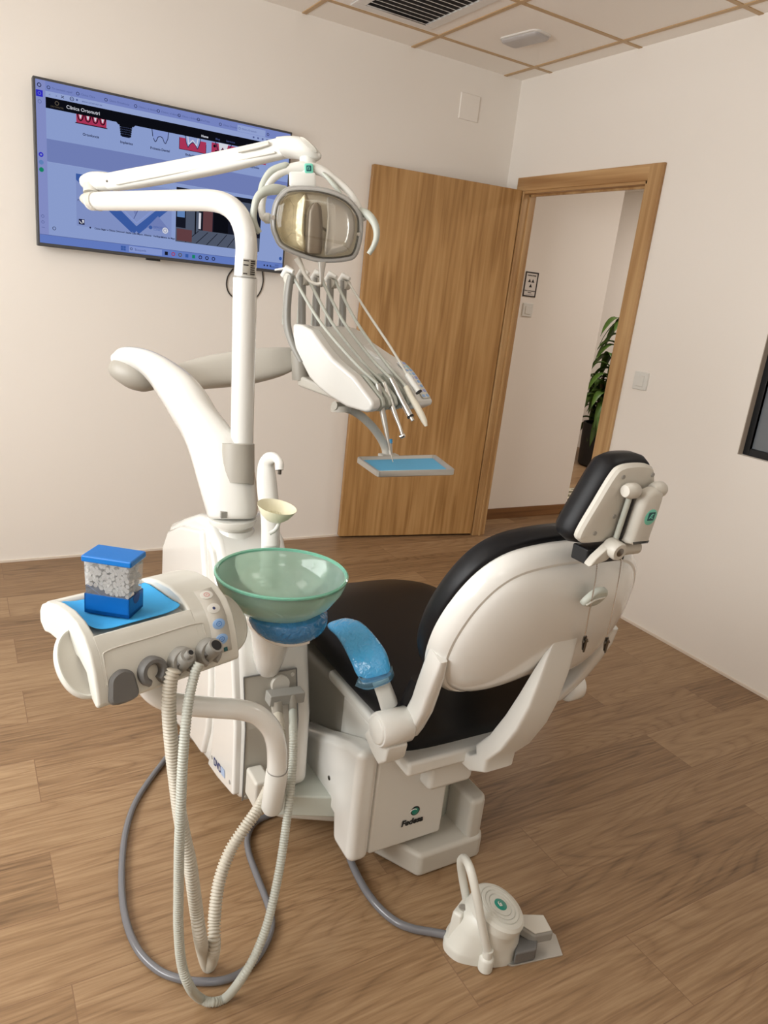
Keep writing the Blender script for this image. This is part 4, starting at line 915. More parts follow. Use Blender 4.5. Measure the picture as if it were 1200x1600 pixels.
for r in range(9):
    i = min(len(kc)-1, int((r+.5)/9*(len(kc)-1))); 
    for cc in range(2):
        k = MB(); q = kc[i] - uw*(.022+.021*cc) + kns[i]*.0026
        k.pillow(rrect(.014, L/9*.58, .002), q, uw, kts[i], kns[i], [(0,-.001),(0,.0014),(.001,.0018)])
        k.build('key', mt[R.choice(['bkey','bkey2','cyankey','bkey'])], du_)
# pivot under the console
MB().cyl(UX((468,548), .05), UX((470,594), .05), .027, 28).build('console_pivot', mt['tgrey'], du_)
b = MB(); b.prism([UP(.03, l_, z) for l_, z in [lz(p) for p in ((452,592),(460,588),(528,620),(524,630),(470,610),(454,604))]], uw*.14); b.build('console_base', mt['lgrey'], du_, bevel=.008)
# whip arms at the back
for k in range(5):
    w_ = .004 + k*.066
    cs = [lz(p) + (r_,) for p, r_ in (((470,565),.016),((459,545),.019),((450,522),.020),((446.5,500),.020),((447.5,472),.019),((450,448),.018),((454,430),.015))]
    if k: cs = [(-.012,1.24,.018),(-.022,1.30,.018),(-.028,1.36,.018),(-.032,1.41,.017),(-.034,1.448,.014)]
    rr = []
    P2 = crom([V(c_) for c_ in cs], 3)
    for q in P2: rr.append(ell(UP(w_, q.x, q.y), ul*q.z*.55, uw*.0105, 12, 4))
    wa = MB().loft(rr).build('whip_arm', mt['mgrey'], du_, angle=50)
    MB().tube([UP(w_, -.052, 1.44), UP(w_, -.036, 1.462), UP(w_, -.010, 1.455)], [.010,.012,.006], 12).build('whip_tip', mt['white2'], wa)
    MB().cyl(UP(w_-.006, -.030, 1.435), UP(w_+.018, -.030, 1.435), .015, 18).build('hose_roller', mt['lgrey'], wa)
    MB().ball(UP(w_-.001, -.030, 1.37), .0085, 10, (.8,.8,1.5)).build('hose_guide', mt['white2'], wa)
k = MB(); k.prism([UP(-.012,-.075,1.452), UP(.012,-.075,1.455), UP(.022,-.03,1.462), UP(-.004,-.035,1.462)], Zv*.006); k.build('whip_cover', mt['white2'], du_, bevel=.002)
# tray bracket
MB().cyl(UX((533,634), .08), UX((533,643), .08), .032, 24).build('tray_pivot', mt['lgrey'], du_)
TZ = .921; dt_ = dep(onz((606,712), TZ)); pa = [D(p, d) for p, d in (((522,634),2.22),((545,639),lerp(2.22,dt_,.3)),((564,650),lerp(2.22,dt_,.5)),((582,667),lerp(2.22,dt_,.7)),((595,685),lerp(2.22,dt_,.9)),((602,700),dt_),((604,711),dt_))]
MB().tube(crom(pa, 5), [.0135]*31, 14).build('tray_arm', mt['lgrey'], du_)
TC = pa[-1]
k = MB(); k.cyl(D((609,688),dt_-.01), D((610,711),dt_-.004), .0075, 14); k.build('tray_post', mt['steel'], du_)
k = MB(); k.cyl(D((609,686),dt_-.011), D((609.5,693),dt_-.010), .0085, 14); k.build('post_ring', mt['film'], du_)
# tray with a blue liner
c4 = [onz(p, TZ) for p in ((557,716),(590,739),(711,736),(681,713))]
cen = sum(c4, V((0,0,0)))/4
def ins(pts, f): return [cen + (p-cen)*f for p in pts]
def orect(pts, r=.012, n=4):
    out = []
    for i in range(4):
        p = pts[i]; a = (pts[i-1]-p).normalized(); c_ = (pts[(i+1)%4]-p).normalized()
        for j in range(n+1):
            t = j/n; out.append(p + a*r*(1-t)**2 + c_*r*t**2)
    return out
o_ = orect(c4); i_ = orect(ins(c4, .955), .010); fl_ = orect(ins(c4, .89), .008)
f = MB(); dz = lambda pts, z: [p+V((0,0,z)) for p in pts]
f.loft([dz(ins(o_, .97), -.014), dz(o_, -.012), dz(o_, .004), dz(ins(o_, .985), .006), dz(i_, .005), dz(fl_, -.005)])
try_ = tag(f.build('instrument_tray', mt['alu'], angle=35), 'rectangular steel instrument tray on the curved arm below the console', 'tray')
f = MB(); l4 = ins(c4, .885); f.loft([dz(orect(l4, .006), -.0048), dz(orect(l4, .006), -.0036)])
tag(f.build('tray_liner', mt['tray_blue']), 'light blue paper liner lying in the steel instrument tray', 'tray liner')
k = MB(); p = onz((608,713), TZ); k.box(V((p.x, p.y+.004, TZ+.002)), (.065,.030,.010)); k.build('tray_clamp', mt['lgrey'], du_, bevel=.003)
# ------------------------------------------------------------------ handpieces lying in the holders, hoses over the whips
def hose_to(k_, w1, px_end, sag, extra=None):
    w_ = .012 + k_*.066
    a = UP(w_, -.030, 1.452); c_ = UX(px_end, w1)
    m1 = lerp(a, c_, .35) + V((0,0,-sag)); m2 = lerp(a, c_, .75) + V((0,0,-sag*.8+.004))
    return [UP(w_, -.046, 1.30), UP(w_, -.047, 1.40), UP(w_, -.042, 1.445), a, m1, m2, c_]
def rod(px, w_): return [UX(p, w_) for p in px]
t = thing('syringe', UX((596,632), .066), 'slim grey air and water syringe with a long needle tip, nearest of the instruments', 'dental instrument', None)
a = rod(((590,600),(596,634),(601,660),(606,686),(610,706),(614,722)), .066)
MB().tube(crom(a[:4], 4), [.0085]*8+[.008,.0075,.0065,.006,.005], 14).build('handle', mt['alu'], t)
MB().tube(crom(a[3:], 4), [.0045,.004,.0032,.0026,.0022,.002,.0018,.0015,.0012], 10).build('needle_tip', mt['steel'], t)
MB().tube(crom(hose_to(0, .066, (590,600), .03), 6), .0050, 10).build('hose', mt['hose2'], t)
t = thing('turbine_handpiece', UX((609,625), .100), 'steel turbine handpiece with a bent neck and small round head', 'dental instrument')
a = rod(((599,598),(605,614),(611,630),(618,650),(625,668),(629,681)), .100)
MB().tube(crom(a, 4), [.0080]*9+[.0078,.0076,.0072,.0066,.006,.0055,.005,.005,.005,.005,.005,.0052], 14).build('handle', mt['steel'], t)
q = a[-1]; MB().lathe([(.0001,-.008),(.006,-.008),(.0065,.004),(.005,.007),(.0001,.007)], q, V((.5,-.6,.5)), 16).build('head', mt['chrome'], t)
MB().tube(crom(hose_to(1, .100, (599,598), .03), 6), .0050, 10).build('hose', mt['hose2'], t)
t = thing('micromotor', UX((628,625), .132), 'straight steel micromotor with a black ring and stub nose', 'dental instrument')
a = rod(((611,592),(620,610),(630,630),(641,650)), .132)
MB().tube(a, [.0085,.009,.0092,.0095], 16).build('handle', mt['chrome'], t)
q = a[-1]; d_ = (a[-1]-a[-2]).normalized()
MB().cyl(q - d_*.001, q + d_*.004, .0105, 18).build('ring', mt['black'], t); MB().cyl(q + d_*.003, q + d_*.016, .006, 14).build('nose', mt['steel'], t)
MB().tube(crom(hose_to(2, .132, (611,592), .03), 6), .0050, 10).build('hose', mt['hose2'], t)
t = thing('scaler_handpiece', UX((648,628), .165), 'cream tapered scaler handpiece pointing down from the console', 'dental instrument')
a = rod(((634,604),(642,620),(650,633),(658,648),(663,658),(666,666)), .165)
MB().tube(a, [.0085,.0095,.0105,.0105,.009,.0045], 16).build('handle', mt['creamP'], t)
MB().tube(crom(hose_to(3, .165, (634,604), .025), 6), .0050, 10).build('hose', mt['hose2'], t)
t = thing('polymerization_lamp', UX((645,600), .195), 'short white curing handpiece with a black open end beside the keypad', 'dental instrument')
a = rod(((636,585),(641,592),(648,603),(654,612)), .195)
MB().tube(a, [.008,.0095,.010,.010], 16).build('handle', mt['white2'], t)
q = a[-1]; d_ = (a[-1]-a[-2]).normalized(); MB().cyl(q, q + d_*.003, .0105, 18).build('end_ring', mt['black'], t)
MB().tube(crom(hose_to(4, .195, (636,585), .0), 6), .0040, 10).build('hose', mt['lgrey'], t)
# ------------------------------------------------------------------ operating lamp
PB = V((-2.195, -1.925, 0))
lp = thing('operating_lamp', (PB.x, PB.y, .94), 'white articulated operating lamp on a tall pole with a clear shield', 'dental lamp')
rr = limb([((349,755),(396,757),1.83),((347,740),(397,745),1.83),((347,715),(397,716),1.825),((348,692),(397,694),1.82)], 1.0, 32, 2.3, 3)
MB().loft(rr).build('pole_socket', mt['tgrey'], lp, angle=50)
po = [(V((-2.194,-1.925,1.02))), V((-2.206,-1.922,1.425))]
MB().cyl(po[0], po[1], .0285, 32).build('lower_pole', mt['white'], lp)
MB().cyl(po[1]-Zv*.001, po[1]+Zv*.004, .0265, 32).build('pole_ring', mt['mgrey'], lp)
# upper pole, bending over into the first arm
ps = [D(p, d) for p, d in (((382,440),1.765),((384,410),1.757),((385,385),1.75),((382,360),1.75),((372,336),1.76),((354,320),1.785),((330,313.5),1.83),((290,313),1.905),((240,313.5),1.99),((190,314),2.08),((150,314.5),2.17),((143,314.5),2.185)) ]
P2 = crom(ps, 6); n_ = len(P2); MB().tube(P2, [.0262]*n_, 24).build('upper_pole', mt['white'], lp)
e0 = ps[-1]; ed = (ps[-1]-ps[-2]).normalized(); 
rr = limb([((152,300),(152,329),2.16),((142,301),(144,327),2.185),((134,303),(137,322),2.2),((129,306),(131,317),2.215)], 1.0, 24, 2.4, 3, (0,.8))
MB().loft(rr).build('pole_end_cap', mt['lgrey'], lp, angle=60)
# label on the pole
f = MB(); m = 10; zc = 1.465
def PXc(a, z): c_ = lerp(po[0], po[1], 1); return V((c_.x-.002, c_.y+.002, z)) + V((math.cos(a), math.sin(a), 0))*.0268
a_ = [math.radians(-118 + 78*i/m) for i in range(m+1)]
f.add([PXc(a, 1.431) for a in a_] + [PXc(a, 1.468) for a in a_], [(i, i+1, m+2+i, m+1+i) for i in range(m)])
stk = f.build('label_sticker', mt['sticker'], lp, fix=False)
f = MB(); R = random.Random(9)
for r in range(7):
    z = 1.434 + r*.0048
    for (s0, s1) in ((.04,.42),(.5,.95)):
        if R.random() < .12: continue
        e1 = s0 + (s1-s0)*R.uniform(.5, 1); q = [math.radians(-118+78*(s0+(e1-s0)*i/3)) for i in range(4)]
        g_ = lambda a, zz: PXc(a, zz) + V((math.cos(a), math.sin(a), 0))*.0004
        f.add([g_(a, z) for a in q] + [g_(a, z+.0026) for a in q], [(i, i+1, 5+i, 4+i) for i in range(3)])
f.build('label_print', mt['ink'], lp, fix=False)
# elbow and the balanced second arm
rr = limb([((126,283),(127,289),2.21),((131,276),(133,295),2.205),((146,270),(147,298),2.19),((165,269),(172,297),2.165),((180,272),(186,294),2.14)], 1.0, 24, 2.3, 4)
MB().loft(rr).build('elbow_cap', mt['white2'], lp, angle=60)
MB().cyl(D((143.5,302),2.188), D((143.5,289),2.188), .0245, 24).build('elbow_pin', mt['lgrey'], lp)
rr = limb([((166,272),(176,298),2.16),((200,266),(208,294),2.115),((260,255),(268,284),2.05),((330,241),(338,271),1.97),((400,226),(407,255),1.89),((437,217),(447,246),1.85)], .85, 24, 3.6, 4, (.4,.5))
MB().loft(rr).build('spring_arm', mt['white2'], lp, angle=50)
f = MB(); f.tube(crom([D(p, d) for p, d in (((182,288),2.11),((260,273),2.025),((340,257),1.94),((430,238),1.835))], 4), .0028, 6); f.build('arm_groove', mt['lgrey'], lp)
rr = limb([((372,233.5),(373,239),1.885),((400,226),(402,233),1.853),((420,221),(421,227),1.835)], .8, 16, 3, 3); MB().loft(rr).build('arm_inlay', mt['lgrey'], lp, angle=60)
for p, d in (((167,283),2.13),((440,226),1.815)):
    k = MB(); k.ball(D(p, d), .0035, 8); k.build('arm_pin', mt['dsteel'], lp)
rr = limb([((438,216),(446,246),1.84),((455,215),(458,246),1.83),((472,217),(473,249),1.82),((488,226),(487,251),1.815),((498,236),(496,249),1.812),((501,240),(500,246),1.81)], 1.25, 28, 2.4, 4, (.2,.4))
MB().loft(rr).build('head_knuckle', mt['white2'], lp, angle=60)
rr = limb([((472,218),(470,220),1.79),((481,223),(478,227),1.787),((491,231),(489,234),1.785),((496,236),(495,237),1.785)], 6, 20, 2.2, 3); MB().loft(rr).build('knuckle_inlay', mt['lgrey'], lp, angle=60)
MB().cyl(D((481,246),1.82), D((480,276),1.82), .0205, 28).build('head_post', mt['white2'], lp)
# the lamp head stands square to the patient, turned a little down
HC = D((495,350), 1.79); hn = (CAM - HC); hn = hn.normalized(); HX = (rt - hn*rt.dot(hn)).normalized(); HY = hn.cross(HX)
def HP(p, dn=0): return onpl(p, HC + hn*dn, hn)
def H2(p): q = HP(p)-HC; return (q.dot(HX), q.dot(HY))
outp = [(452,292),(437,302),(427,320),(423,350),(428,370),(440,388),(474,403),(504,410),(540,408),(556,401),(564,380),(567,354),(564,334),(548,312),(522,298),(488,291)]
out2 = smooth2([H2(p) for p in outp], 4)
k = MB(); k.pillow(out2, HC, HX, HY, hn, [(.055,-.062),(.040,-.060),(.022,-.045),(.010,-.022),(.004,-.004),(.004,.0)], (True, False)); k.build('head_housing', mt['white2'], lp, angle=60, solid=.002)
k = MB(); k.pillow(out2, HC, HX, HY, hn, [(.012,-.010),(.018,-.018),(.032,-.027),(.045,-.031)], (False, True)); k.build('reflector', mt['reflector'], lp, angle=15)
for pts_, m_ in (([(440,312),(462,303),(478,302),(476,330),(474,360),(476,392),(458,390),(441,376),(433,350)], 'gold_reflection'), ([(512,306),(535,313),(550,326),(555,348),(553,372),(545,390),(528,397),(508,399),(510,365),(512,335)], 'white_reflection')):  # gold and white mirror reflections are put into the panel colours
    o_2 = smooth2([H2(p) for p in pts_], 3)
    k = MB(); k.pillow(o_2, HC, HX, HY, hn, [(0,-.030),(0,-.016),(.004,-.014),(.012,-.018),(.02,-.022)]); k.build('reflector_panel', mt[m_], lp, angle=40)
k = MB(); k.pillow(out2, HC, HX, HY, hn, [(.003,-.012),(-.001,-.008),(-.001,.004),(.002,.008),(.010,.009),(.013,.006),(.013,-.010),(.003,-.012)], (False, False)); k.build('shield_rim', mt['rimclear'], lp, angle=50)
k = MB(); k.pillow(out2, HC, HX, HY, hn, [(.006,.004),(.010,.010),(.022,.016),(.045,.019)], (False, True)); k.build('clear_shield', mt['lens'], lp, angle=70, fix=False)
rr = []
for p, r in (((489,396),.021),((490,380),.0215),((491,350),.0205),((491,330),.0185),((492,322),.015),((493,317),.006)):
    rr.append(ell(HP(p, -.014), HX*r, hn*.012, 20, 2.4))
MB().loft(rr).build('bulb_shield', mt['shade'], lp, angle=60)
MB().loft([ell(HP((474,335), -.026), HX*.004, hn*.006, 10), ell(HP((470,365), -.026), HX*.005, hn*.006, 10)]).build('bulb_socket', mt['dsteel'], lp)
# yoke, handles and badge
def arc(px, dn, r, name, m, n=14, k_=5):
    pts = crom([HP(p, q) for p, q in zip(px, dn if isinstance(dn, list) else [dn]*len(px))], k_); N = len(pts)
    if isinstance(r, list):
        R2 = []
        for i in range(N):
            t = i/(N-1)*(len(r)-1); j = min(int(t), len(r)-2); R2.append(lerp(r[j], r[j+1], t-j))
        r = R2
    return MB().tube(pts, r, n).build(name, m, lp)
yk = arc([(424,343),(413,341),(409,328),(411,308),(422,284),(444,267),(470,262),(500,266),(524,282),(545,300),(560,322),(569,344)], [-.02,-.03,-.04,-.05,-.06,-.07,-.075,-.075,-.07,-.06,-.045,-.03], [.007,.0085,.009,.009,.009,.010,.015,.013,.010,.009,.008,.006], 'yoke', mt['white2'])
arc([(404,310),(411,288),(424,268),(446,259),(452,259)], [-.05,-.058,-.065,-.068,-.068], [.005,.009,.0095,.009,.004], 'yoke_inlay', mt['ggrey'])
arc([(504,270),(514,280),(526,294),(534,304)], [-.06,-.055,-.05,-.045], [.003,.0055,.006,.003], 'yoke_inlay', mt['ggrey'])
k = MB(); k.box(HP((473,282),-.075), (.001,.001,.001)); 
k = MB(); k.pillow(rrect(.066,.036,.008), HP((473,282),-.095), HX, HY, hn, [(0,0),(0,.035),(.004,.038)]); k.build('transformer_box', mt['white2'], lp)
MB().lathe([(.0001,0),(.011,0),(.0125,.003),(.0125,.012),(.009,.016),(.009,.03)], HP((413,341),-.025), HX, 20).build('yoke_knob', mt['white2'], lp)
MB().cyl(HP((427,340),.004), HP((427,340),.010), .0055, 14).build('rim_screw', mt['chrome'], lp); MB().cyl(HP((560,366),.004), HP((560,366),.010), .0045, 14).build('rim_screw', mt['chrome'], lp)
arc([(446,297),(430,296),(414,299),(403,308),(398,322),(396,340),(400,355),(406,364)], [-.02,-.005,.005,.012,.016,.018,.018,.018], [.010,.0125,.0115,.0095,.0085,.008,.0075,.0065], 'left_handle', mt['ggrey'])
arc([(562,330),(574,335),(583,345),(588,358),(588,372),(583,386),(576,397)], [-.015,-.005,.005,.012,.016,.018,.018], [.010,.0105,.0095,.0085,.0075,.0065,.006], 'right_handle', mt['ggrey'])
arc([(464,403),(470,414),(476,428),(484,439),(494,443.5),(502,443)], [-.005,-.004,0,.004,.008,.01], [.009,.0065,.005,.0042,.004,.004], 'lower_handle', mt['lgrey'])
MB().loft([ell(HP(p, .006), HX*r, hn*r*.7, 16, 3) for p, r in (((503,409),.0105),((503,416),.009),((502.5,428),.0062),((502,439),.0045),((501.5,444),.004))]).build('lower_handle_post', mt['alu'], lp)
k = MB(); q = D((482.5,263), 1.795); n_ = -ray((482.5,263)).normalized(); bx_ = (rt - n_*rt.dot(n_)).normalized(); by_ = n_.cross(bx_)
k.pillow(rrect(.021,.022,.004), q, bx_, by_, n_, [(0,-.008),(0,.0005),(.001,.0012)]); bd = k.build('badge', mt['teal'], lp, label='teal square badge')
k = MB(); k.pillow(rrect(.012,.013,.001), q + n_*.0012, bx_, by_, n_, [(0,0),(0,.0006)]); k.build('badge_square', mt['dteal'], bd)
k = MB()
for a, b_ in (((-.003,-.003),(-.003,.003)), ((-.003,.003),(.002,.003)), ((.0,-.003),(.003,-.001)), ((.0,.0),(.003,.0012))): k.tube([q+n_*.002+bx_*a[0]+by_*a[1], q+n_*.002+bx_*b_[0]+by_*b_[1]], .0006, 6)
k.build('badge_mark', mt['teal'], bd)
# ------------------------------------------------------------------ assistant console on its curved arm
h2 = math.radians(72); aw = V((math.sin(h2), math.cos(h2), 0)); al = V((aw.y, -aw.x, 0))
AA = D((80,940), 1.3); AA = V((AA.x, AA.y, 0)); AW = .272
def AP(w_, l_, z): return AA + aw*w_ + al*l_ + Zv*z
ac = thing('assistant_console', AP(AW/2, .09, .70), 'rounded ivory assistant console with grey hose holders at the left front', 'dental console')
top = [(-.034,.800),(-.034,.822),(-.020,.836),(.010,.848),(.045,.856),(.085,.858),(.120,.852),(.148,.838),(.170,.815),(.184,.785),(.194,.752),(.198,.730),(.190,.722)]
low = [(.170,.735),(.155,.775),(.13,.79),(.02,.79),(.0,.785)]
# hood in four pieces round the shallow sunken tray: left cheek, right cheek, back edge, front
full = top+low
def hood(w0, w1, prof, name, bev=.010):
    b = MB(); b.prism([AP(w0, l_, z) for l_, z in prof], aw*(w1-w0)); return b.build(name, mt['ivory'], ac, bevel=bev, seg=3)
hood(-.014, .006, [(l_*.55 if l_ < 0 else l_, z) for l_, z in full], 'left_cheek', .009)
hood(.184, AW, full, 'right_cheek', .011)
hood(.002, .188, [(-.034,.800),(-.034,.820),(-.024,.833),(-.006,.838),(.0,.834),(.0,.800)], 'back_edge', .003)
frp = [(.150,.8365),(.170,.815),(.184,.785),(.194,.752),(.198,.730),(.190,.722),(.170,.735),(.155,.775),(.146,.79),(.146,.832)]
hood(.0, .19, frp, 'front_panel', .003)
MB().prism([AP(.0, l_, z) for l_, z in ((-.03,.812),(.0,.832),(.15,.826),(.155,.80),(-.03,.80))], aw*.188).build('tray_floor', mt['ivory'], ac, bevel=.002)
MB().prism([AP(.004, l_, z) for l_, z in ((-.01,.805),(.15,.80),(.165,.745),(.13,.725),(.07,.735),(.0,.775))], aw*(AW-.02)).build('underbody', mt['ivory'], ac, bevel=.012)
def fz(l_):
    for (a, b_), (c_, d_) in zip(top[:-1], top[1:]):
        if a <= l_ <= c_ and c_ > a: return lerp(b_, d_, (l_-a)/(c_-a))
    return .73
ln_ = [AP(.006, .191, .762), AP(.007, .177, .80), AP(.016, .171, .8135), AP(.09, .1705, .8142), AP(.190, .1705, .8142), AP(.202, .176, .802), AP(.204, .191, .762)]
MB().tube(crom(ln_, 5), .0014, 6).build('panel_line', mt['lgrey'], ac)
# half-moon side grips
gc = AP(0, .137, .780); gt = (AP(0,.175,.720)-AP(0,.085,.823)).normalized(); gn = aw.cross(gt); gn = gn if gn.dot(al+Zv) > 0 else -gn
for w0, sg, bl in ((-.006, -1, .046), (AW-.006, 1, .060)):
    hm = []
    for i in range(33):
        a = math.pi*i/32; hm.append((sg*bl*math.sin(a)**.9, -.0685 + .127*(1-math.cos(a))/2 + (.006 if sg > 0 else 0)))
    hm.append((-sg*.016, .058)); hm.append((-sg*.016, -.068))
    k = MB(); k.pillow(hm, gc + aw*w0, aw, gt, gn, [(.010,-.016),(.002,-.012),(0,-.004),(.0015,.002),(.004,.0035),(.0065,.002)], (True, False)); k.build('grip_rim', mt['ivory'] if sg < 0 else mt['lgrey'], ac, angle=50)
    k = MB(); k.pillow(hm, gc + aw*w0, aw, gt, gn, [(.006,.0015),(.012,-.001),(.022,-.002)], (False, True)); k.build('side_grip', mt['lgrey'], ac, angle=60)
# key panel on the right cheek
def CHK(s_):   # point and normal along the front slope
    pts = [V((l_, z, 0)) for l_, z in top[6:12]]
    Ls = [0]
    for a, b_ in zip(pts[:-1], pts[1:]): Ls.append(Ls[-1] + (b_-a).length)
    t = s_*Ls[-1]
    for i in range(len(pts)-1):
        if t <= Ls[i+1] + 1e-9:
            q = lerp(pts[i], pts[i+1], (t-Ls[i])/(Ls[i+1]-Ls[i])); d_ = (pts[i+1]-pts[i]).normalized(); break
    return q, d_
f = MB(); rws = []
for i in range(13):
    q, d_ = CHK(.0 + .86*i/12); n_ = V((-d_.y, d_.x, 0)) if -d_.y > 0 else V((d_.y, -d_.x, 0)); n_ = V((abs(d_.y), abs(d_.x), 0))
    rws.append((q, n_))
def KP(w_, q, n_, h): return AP(w_, q.x + n_.x*h, q.y + n_.y*h)
f.add([KP(.214, q, n_, .0010) for q, n_ in rws] + [KP(.254, q, n_, .0010) for q, n_ in rws], [(i, i+1, 14+i, 13+i) for i in range(12)])
kp = f.build('key_panel', mt['lgrey'], ac, fix=False, solid=.0008, label='pale key panel with two white and two blue buttons')
for s_, m, ik in ((.10,'key','redink'),(.30,'key','navy'),(.50,'bkey','blue'),(.69,'bkey','blue')):
    q, d_ = CHK(s_); n_ = V((abs(d_.y), abs(d_.x), 0)); c_ = KP(.234, q, n_, .0012); N = al*n_.x + Zv*n_.y
    k = MB(); disc(k, c_, N, .0135, .0014, u=aw, rv=.0098); bt = k.build('button', mt[m], ac)
    k = MB()
    if ik == 'navy': disc(k, c_ + N*.0012, N, .003, .0006)
    else:
        bb = N.cross(aw); k.tube([c_ + N*.0014 + aw*.0055*math.cos(a) + bb*.0045*math.sin(a) for a in [i*math.pi/8 for i in range(16)]], .0006, 5, close=True)
        k.tube([c_ + N*.0014 - aw*.002, c_ + N*.0014 + aw*.002], .0006, 5)
    k.build('button_symbol', mt[ik], bt)
q, d_ = CHK(.83); n_ = V((abs(d_.y), abs(d_.x), 0)); c_ = KP(.240, q, n_, .0010); N = al*n_.x + Zv*n_.y
k = MB(); k.pillow(rrect(.008,.008,.0008), c_, aw, N.cross(aw), N, [(0,0),(0,.0008)]); k.build('badge', mt['dteal'], ac)
# hose holders along the lower front edge
fn = (al*.97 + Zv*.26).normalized(); fu = (Zv*.97 - al*.26).normalized()
for i, w_ in enumerate((.030, .085, .143, .200)):
    c_ = AP(w_, .193, .762)
    if i == 0:
        k = MB(); k.pillow(smooth2([(-.0225,-.034),(.0225,-.034),(.0235,-.005),(.018,.012),(0,.020),(-.018,.012),(-.0235,-.005)], 4), c_, aw, fu, fn, [(0,-.016),(0,.003),(.004,.007)]); k.build('blank_holder', mt['dgrey'], ac); continue
    k = MB(); ring_ = []
    a0, a1 = math.radians(-62), math.radians(242)
    for j in range(25):
        a = lerp(a0, a1, j/24); dr = aw*math.cos(a) + fu*math.sin(a); cc = c_ + fn*.000
        ri, ro_ = .0135, .0265
        ring_.append([cc + dr*ri - fn*.026, cc + dr*ri + fn*.010, cc + dr*(ri+.003) + fn*.014, cc + dr*(ro_-.004) + fn*.014, cc + dr*ro_ + fn*.009, cc + dr*ro_ - fn*.026])
    k.loft(ring_); k.build('hose_holder', mt['mgrey'] if i > 1 else mt['dgrey'], ac, angle=50)
# supporting arm from the cabinet
pp = [D(p, d) for p, d in (((432,1210),1.50),((433,1185),1.495),((431,1160),1.485),((422,1136),1.475),((402,1117),1.465),((375,1109),1.455),((340,1106),1.44),((305,1103),1.42),((272,1098),1.40),((245,1086),1.375),((228,1066),1.36),((222,1040),1.35),((221,1010),1.345)) ]
MB().tube(crom(pp, 6), .0205, 24).build('support_arm', mt['white'], ac)
k = MB(); q0, q1 = D((433,1203),1.498), D((424,1268),1.535); ax2 = (q1-q0).normalized()
k.lathe([(.0205,0),(.0225,.003),(.0225,(q1-q0).length-.012),(.018,(q1-q0).length-.003),(.0001,(q1-q0).length)], q0, ax2, 28); k.build('arm_sleeve', mt['white2'], ac)
MB().cyl(q0 - ax2*.0015, q0 + ax2*.0005, .0214, 24).build('sleeve_joint', mt['mgrey'], ac)
# blue paper in the console tray
f = MB(); nx, ny = 9, 5; vs = []
R = random.Random(2)
for j in range(ny):
    for i in range(nx):
        w_ = .009 + .172*i/(nx-1); l_ = .004 + .138*j/(ny-1); z = .8335 - .006*j/(ny-1) + .0022*R.random()
        if i == 0: z += .008
        if i == nx-1: z += .008
        if j == ny-1: z += .006
        vs.append(AP(w_, l_, z))
f.add(vs, [(j*nx+i, j*nx+i+1, (j+1)*nx+i+1, (j+1)*nx+i) for j in range(ny-1) for i in range(nx-1)])
tag(f.build('paper_liner', mt['paper'], sub=1, solid=.0008), 'bright blue paper liner in the sunken top of the assistant console', 'paper liner')
# ------------------------------------------------------------------ cotton roll dispenser
cd_ = [onz(p, .836) for p in ((131,957),(203,968))]
gx = onz((202,967), .836); gl = onz((132,956), .836); grt = onz((232,950), .836)
ex = (gx-gl).normalized(); ey = V((-ex.y, ex.x, 0)); Lx = (gx-gl).length; Ly = abs((grt-gx).dot(ey))
dsp = thing('cotton_roll_dispenser', (gl+grt)/2, 'clear cotton roll dispenser with blue lid and base on the console', 'dispenser')
Ly = max(.055, min(Ly, .088)); g0 = gl
def GP(a, b_, z): return g0 + ex*(a*Lx) + ey*(b_*Ly) + Zv*z
HB = .036
b = MB(); b.prism([GP(0,0,0), GP(1,0,0), GP(1,1,0), GP(0,1,0)], Zv*.006)
b.prism([GP(0,0,0), GP(1,0,0), GP(1,.035,0), GP(0,.035,0)], Zv*HB); b.prism([GP(0,.965,0), GP(1,.965,0), GP(1,1,0), GP(0,1,0)], Zv*HB)
b.prism([GP(0,0,0), GP(.03,0,0), GP(.03,1,0), GP(0,1,0)], Zv*HB); b.prism([GP(.97,0,0), GP(1,0,0), GP(1,1,0), GP(.97,1,0)], Zv*HB)
bsn = b.build('base_tray', mt['blue2'], dsp)
k = MB(); k.pillow(smooth2([(-.011,.0),(.011,0),(.009,-.012),(0,-.016),(-.009,-.012)], 4), GP(1,.5,HB-.001), ey, Zv, ex, [(0,-.001),(0,.0006)]); k.build('finger_notch', mt['navy'], dsp)
z0, z1 = .022, .100
def shrink(a): return .03 + .94*a
cb4 = [(.03,.04),(.97,.04),(.97,.96),(.03,.96)]; ct4 = [(.0,.0),(1.0,.0),(1.0,1.0),(.0,1.0)]
f = MB(); f.loft([[GP(a, b_, z0) for a, b_ in cb4], [GP(a, b_, z1) for a, b_ in ct4]], (False, False)); f.build('clear_box', mt['boxclear'], dsp, fix=False, smooth=False)
f = MB(); f.prism([GP(-.05,-.06,z1-.004), GP(1.05,-.06,z1-.004), GP(1.05,1.06,z1-.004), GP(-.05,1.06,z1-.004)], Zv*.012); f.build('lid', mt['blue'], dsp, bevel=.003)
f = MB(); f.prism([GP(.05,.06,.050), GP(.50,.06,.026), GP(.50,.94,.026), GP(.05,.94,.050)], Zv*.002); f.prism([GP(.50,.06,.026), GP(.62,.06,.040), GP(.62,.94,.040), GP(.50,.94,.026)], Zv*.002); f.build('chute', mt['blue2'], dsp)
f = MB(); R = random.Random(4); rings = 0
for a_i in range(13):
    for z_i in range(10):
        for dp in range(3):
            a = .065 + .070*a_i + R.uniform(-.03,.03); z = .034 + .0066*z_i + R.uniform(-.003,.003)
            if z < .038 + .016*max(0, .5-a)*2 or a > .945: continue
            y0 = (.07, .36, .65)[dp]
            c0 = GP(a, y0, z); c1_ = GP(min(.96, max(.04, a + R.uniform(-.06,.06))), y0 + .27, z + R.uniform(-.004,.004))
            f.cyl(c0, c1_, .0040, 7)
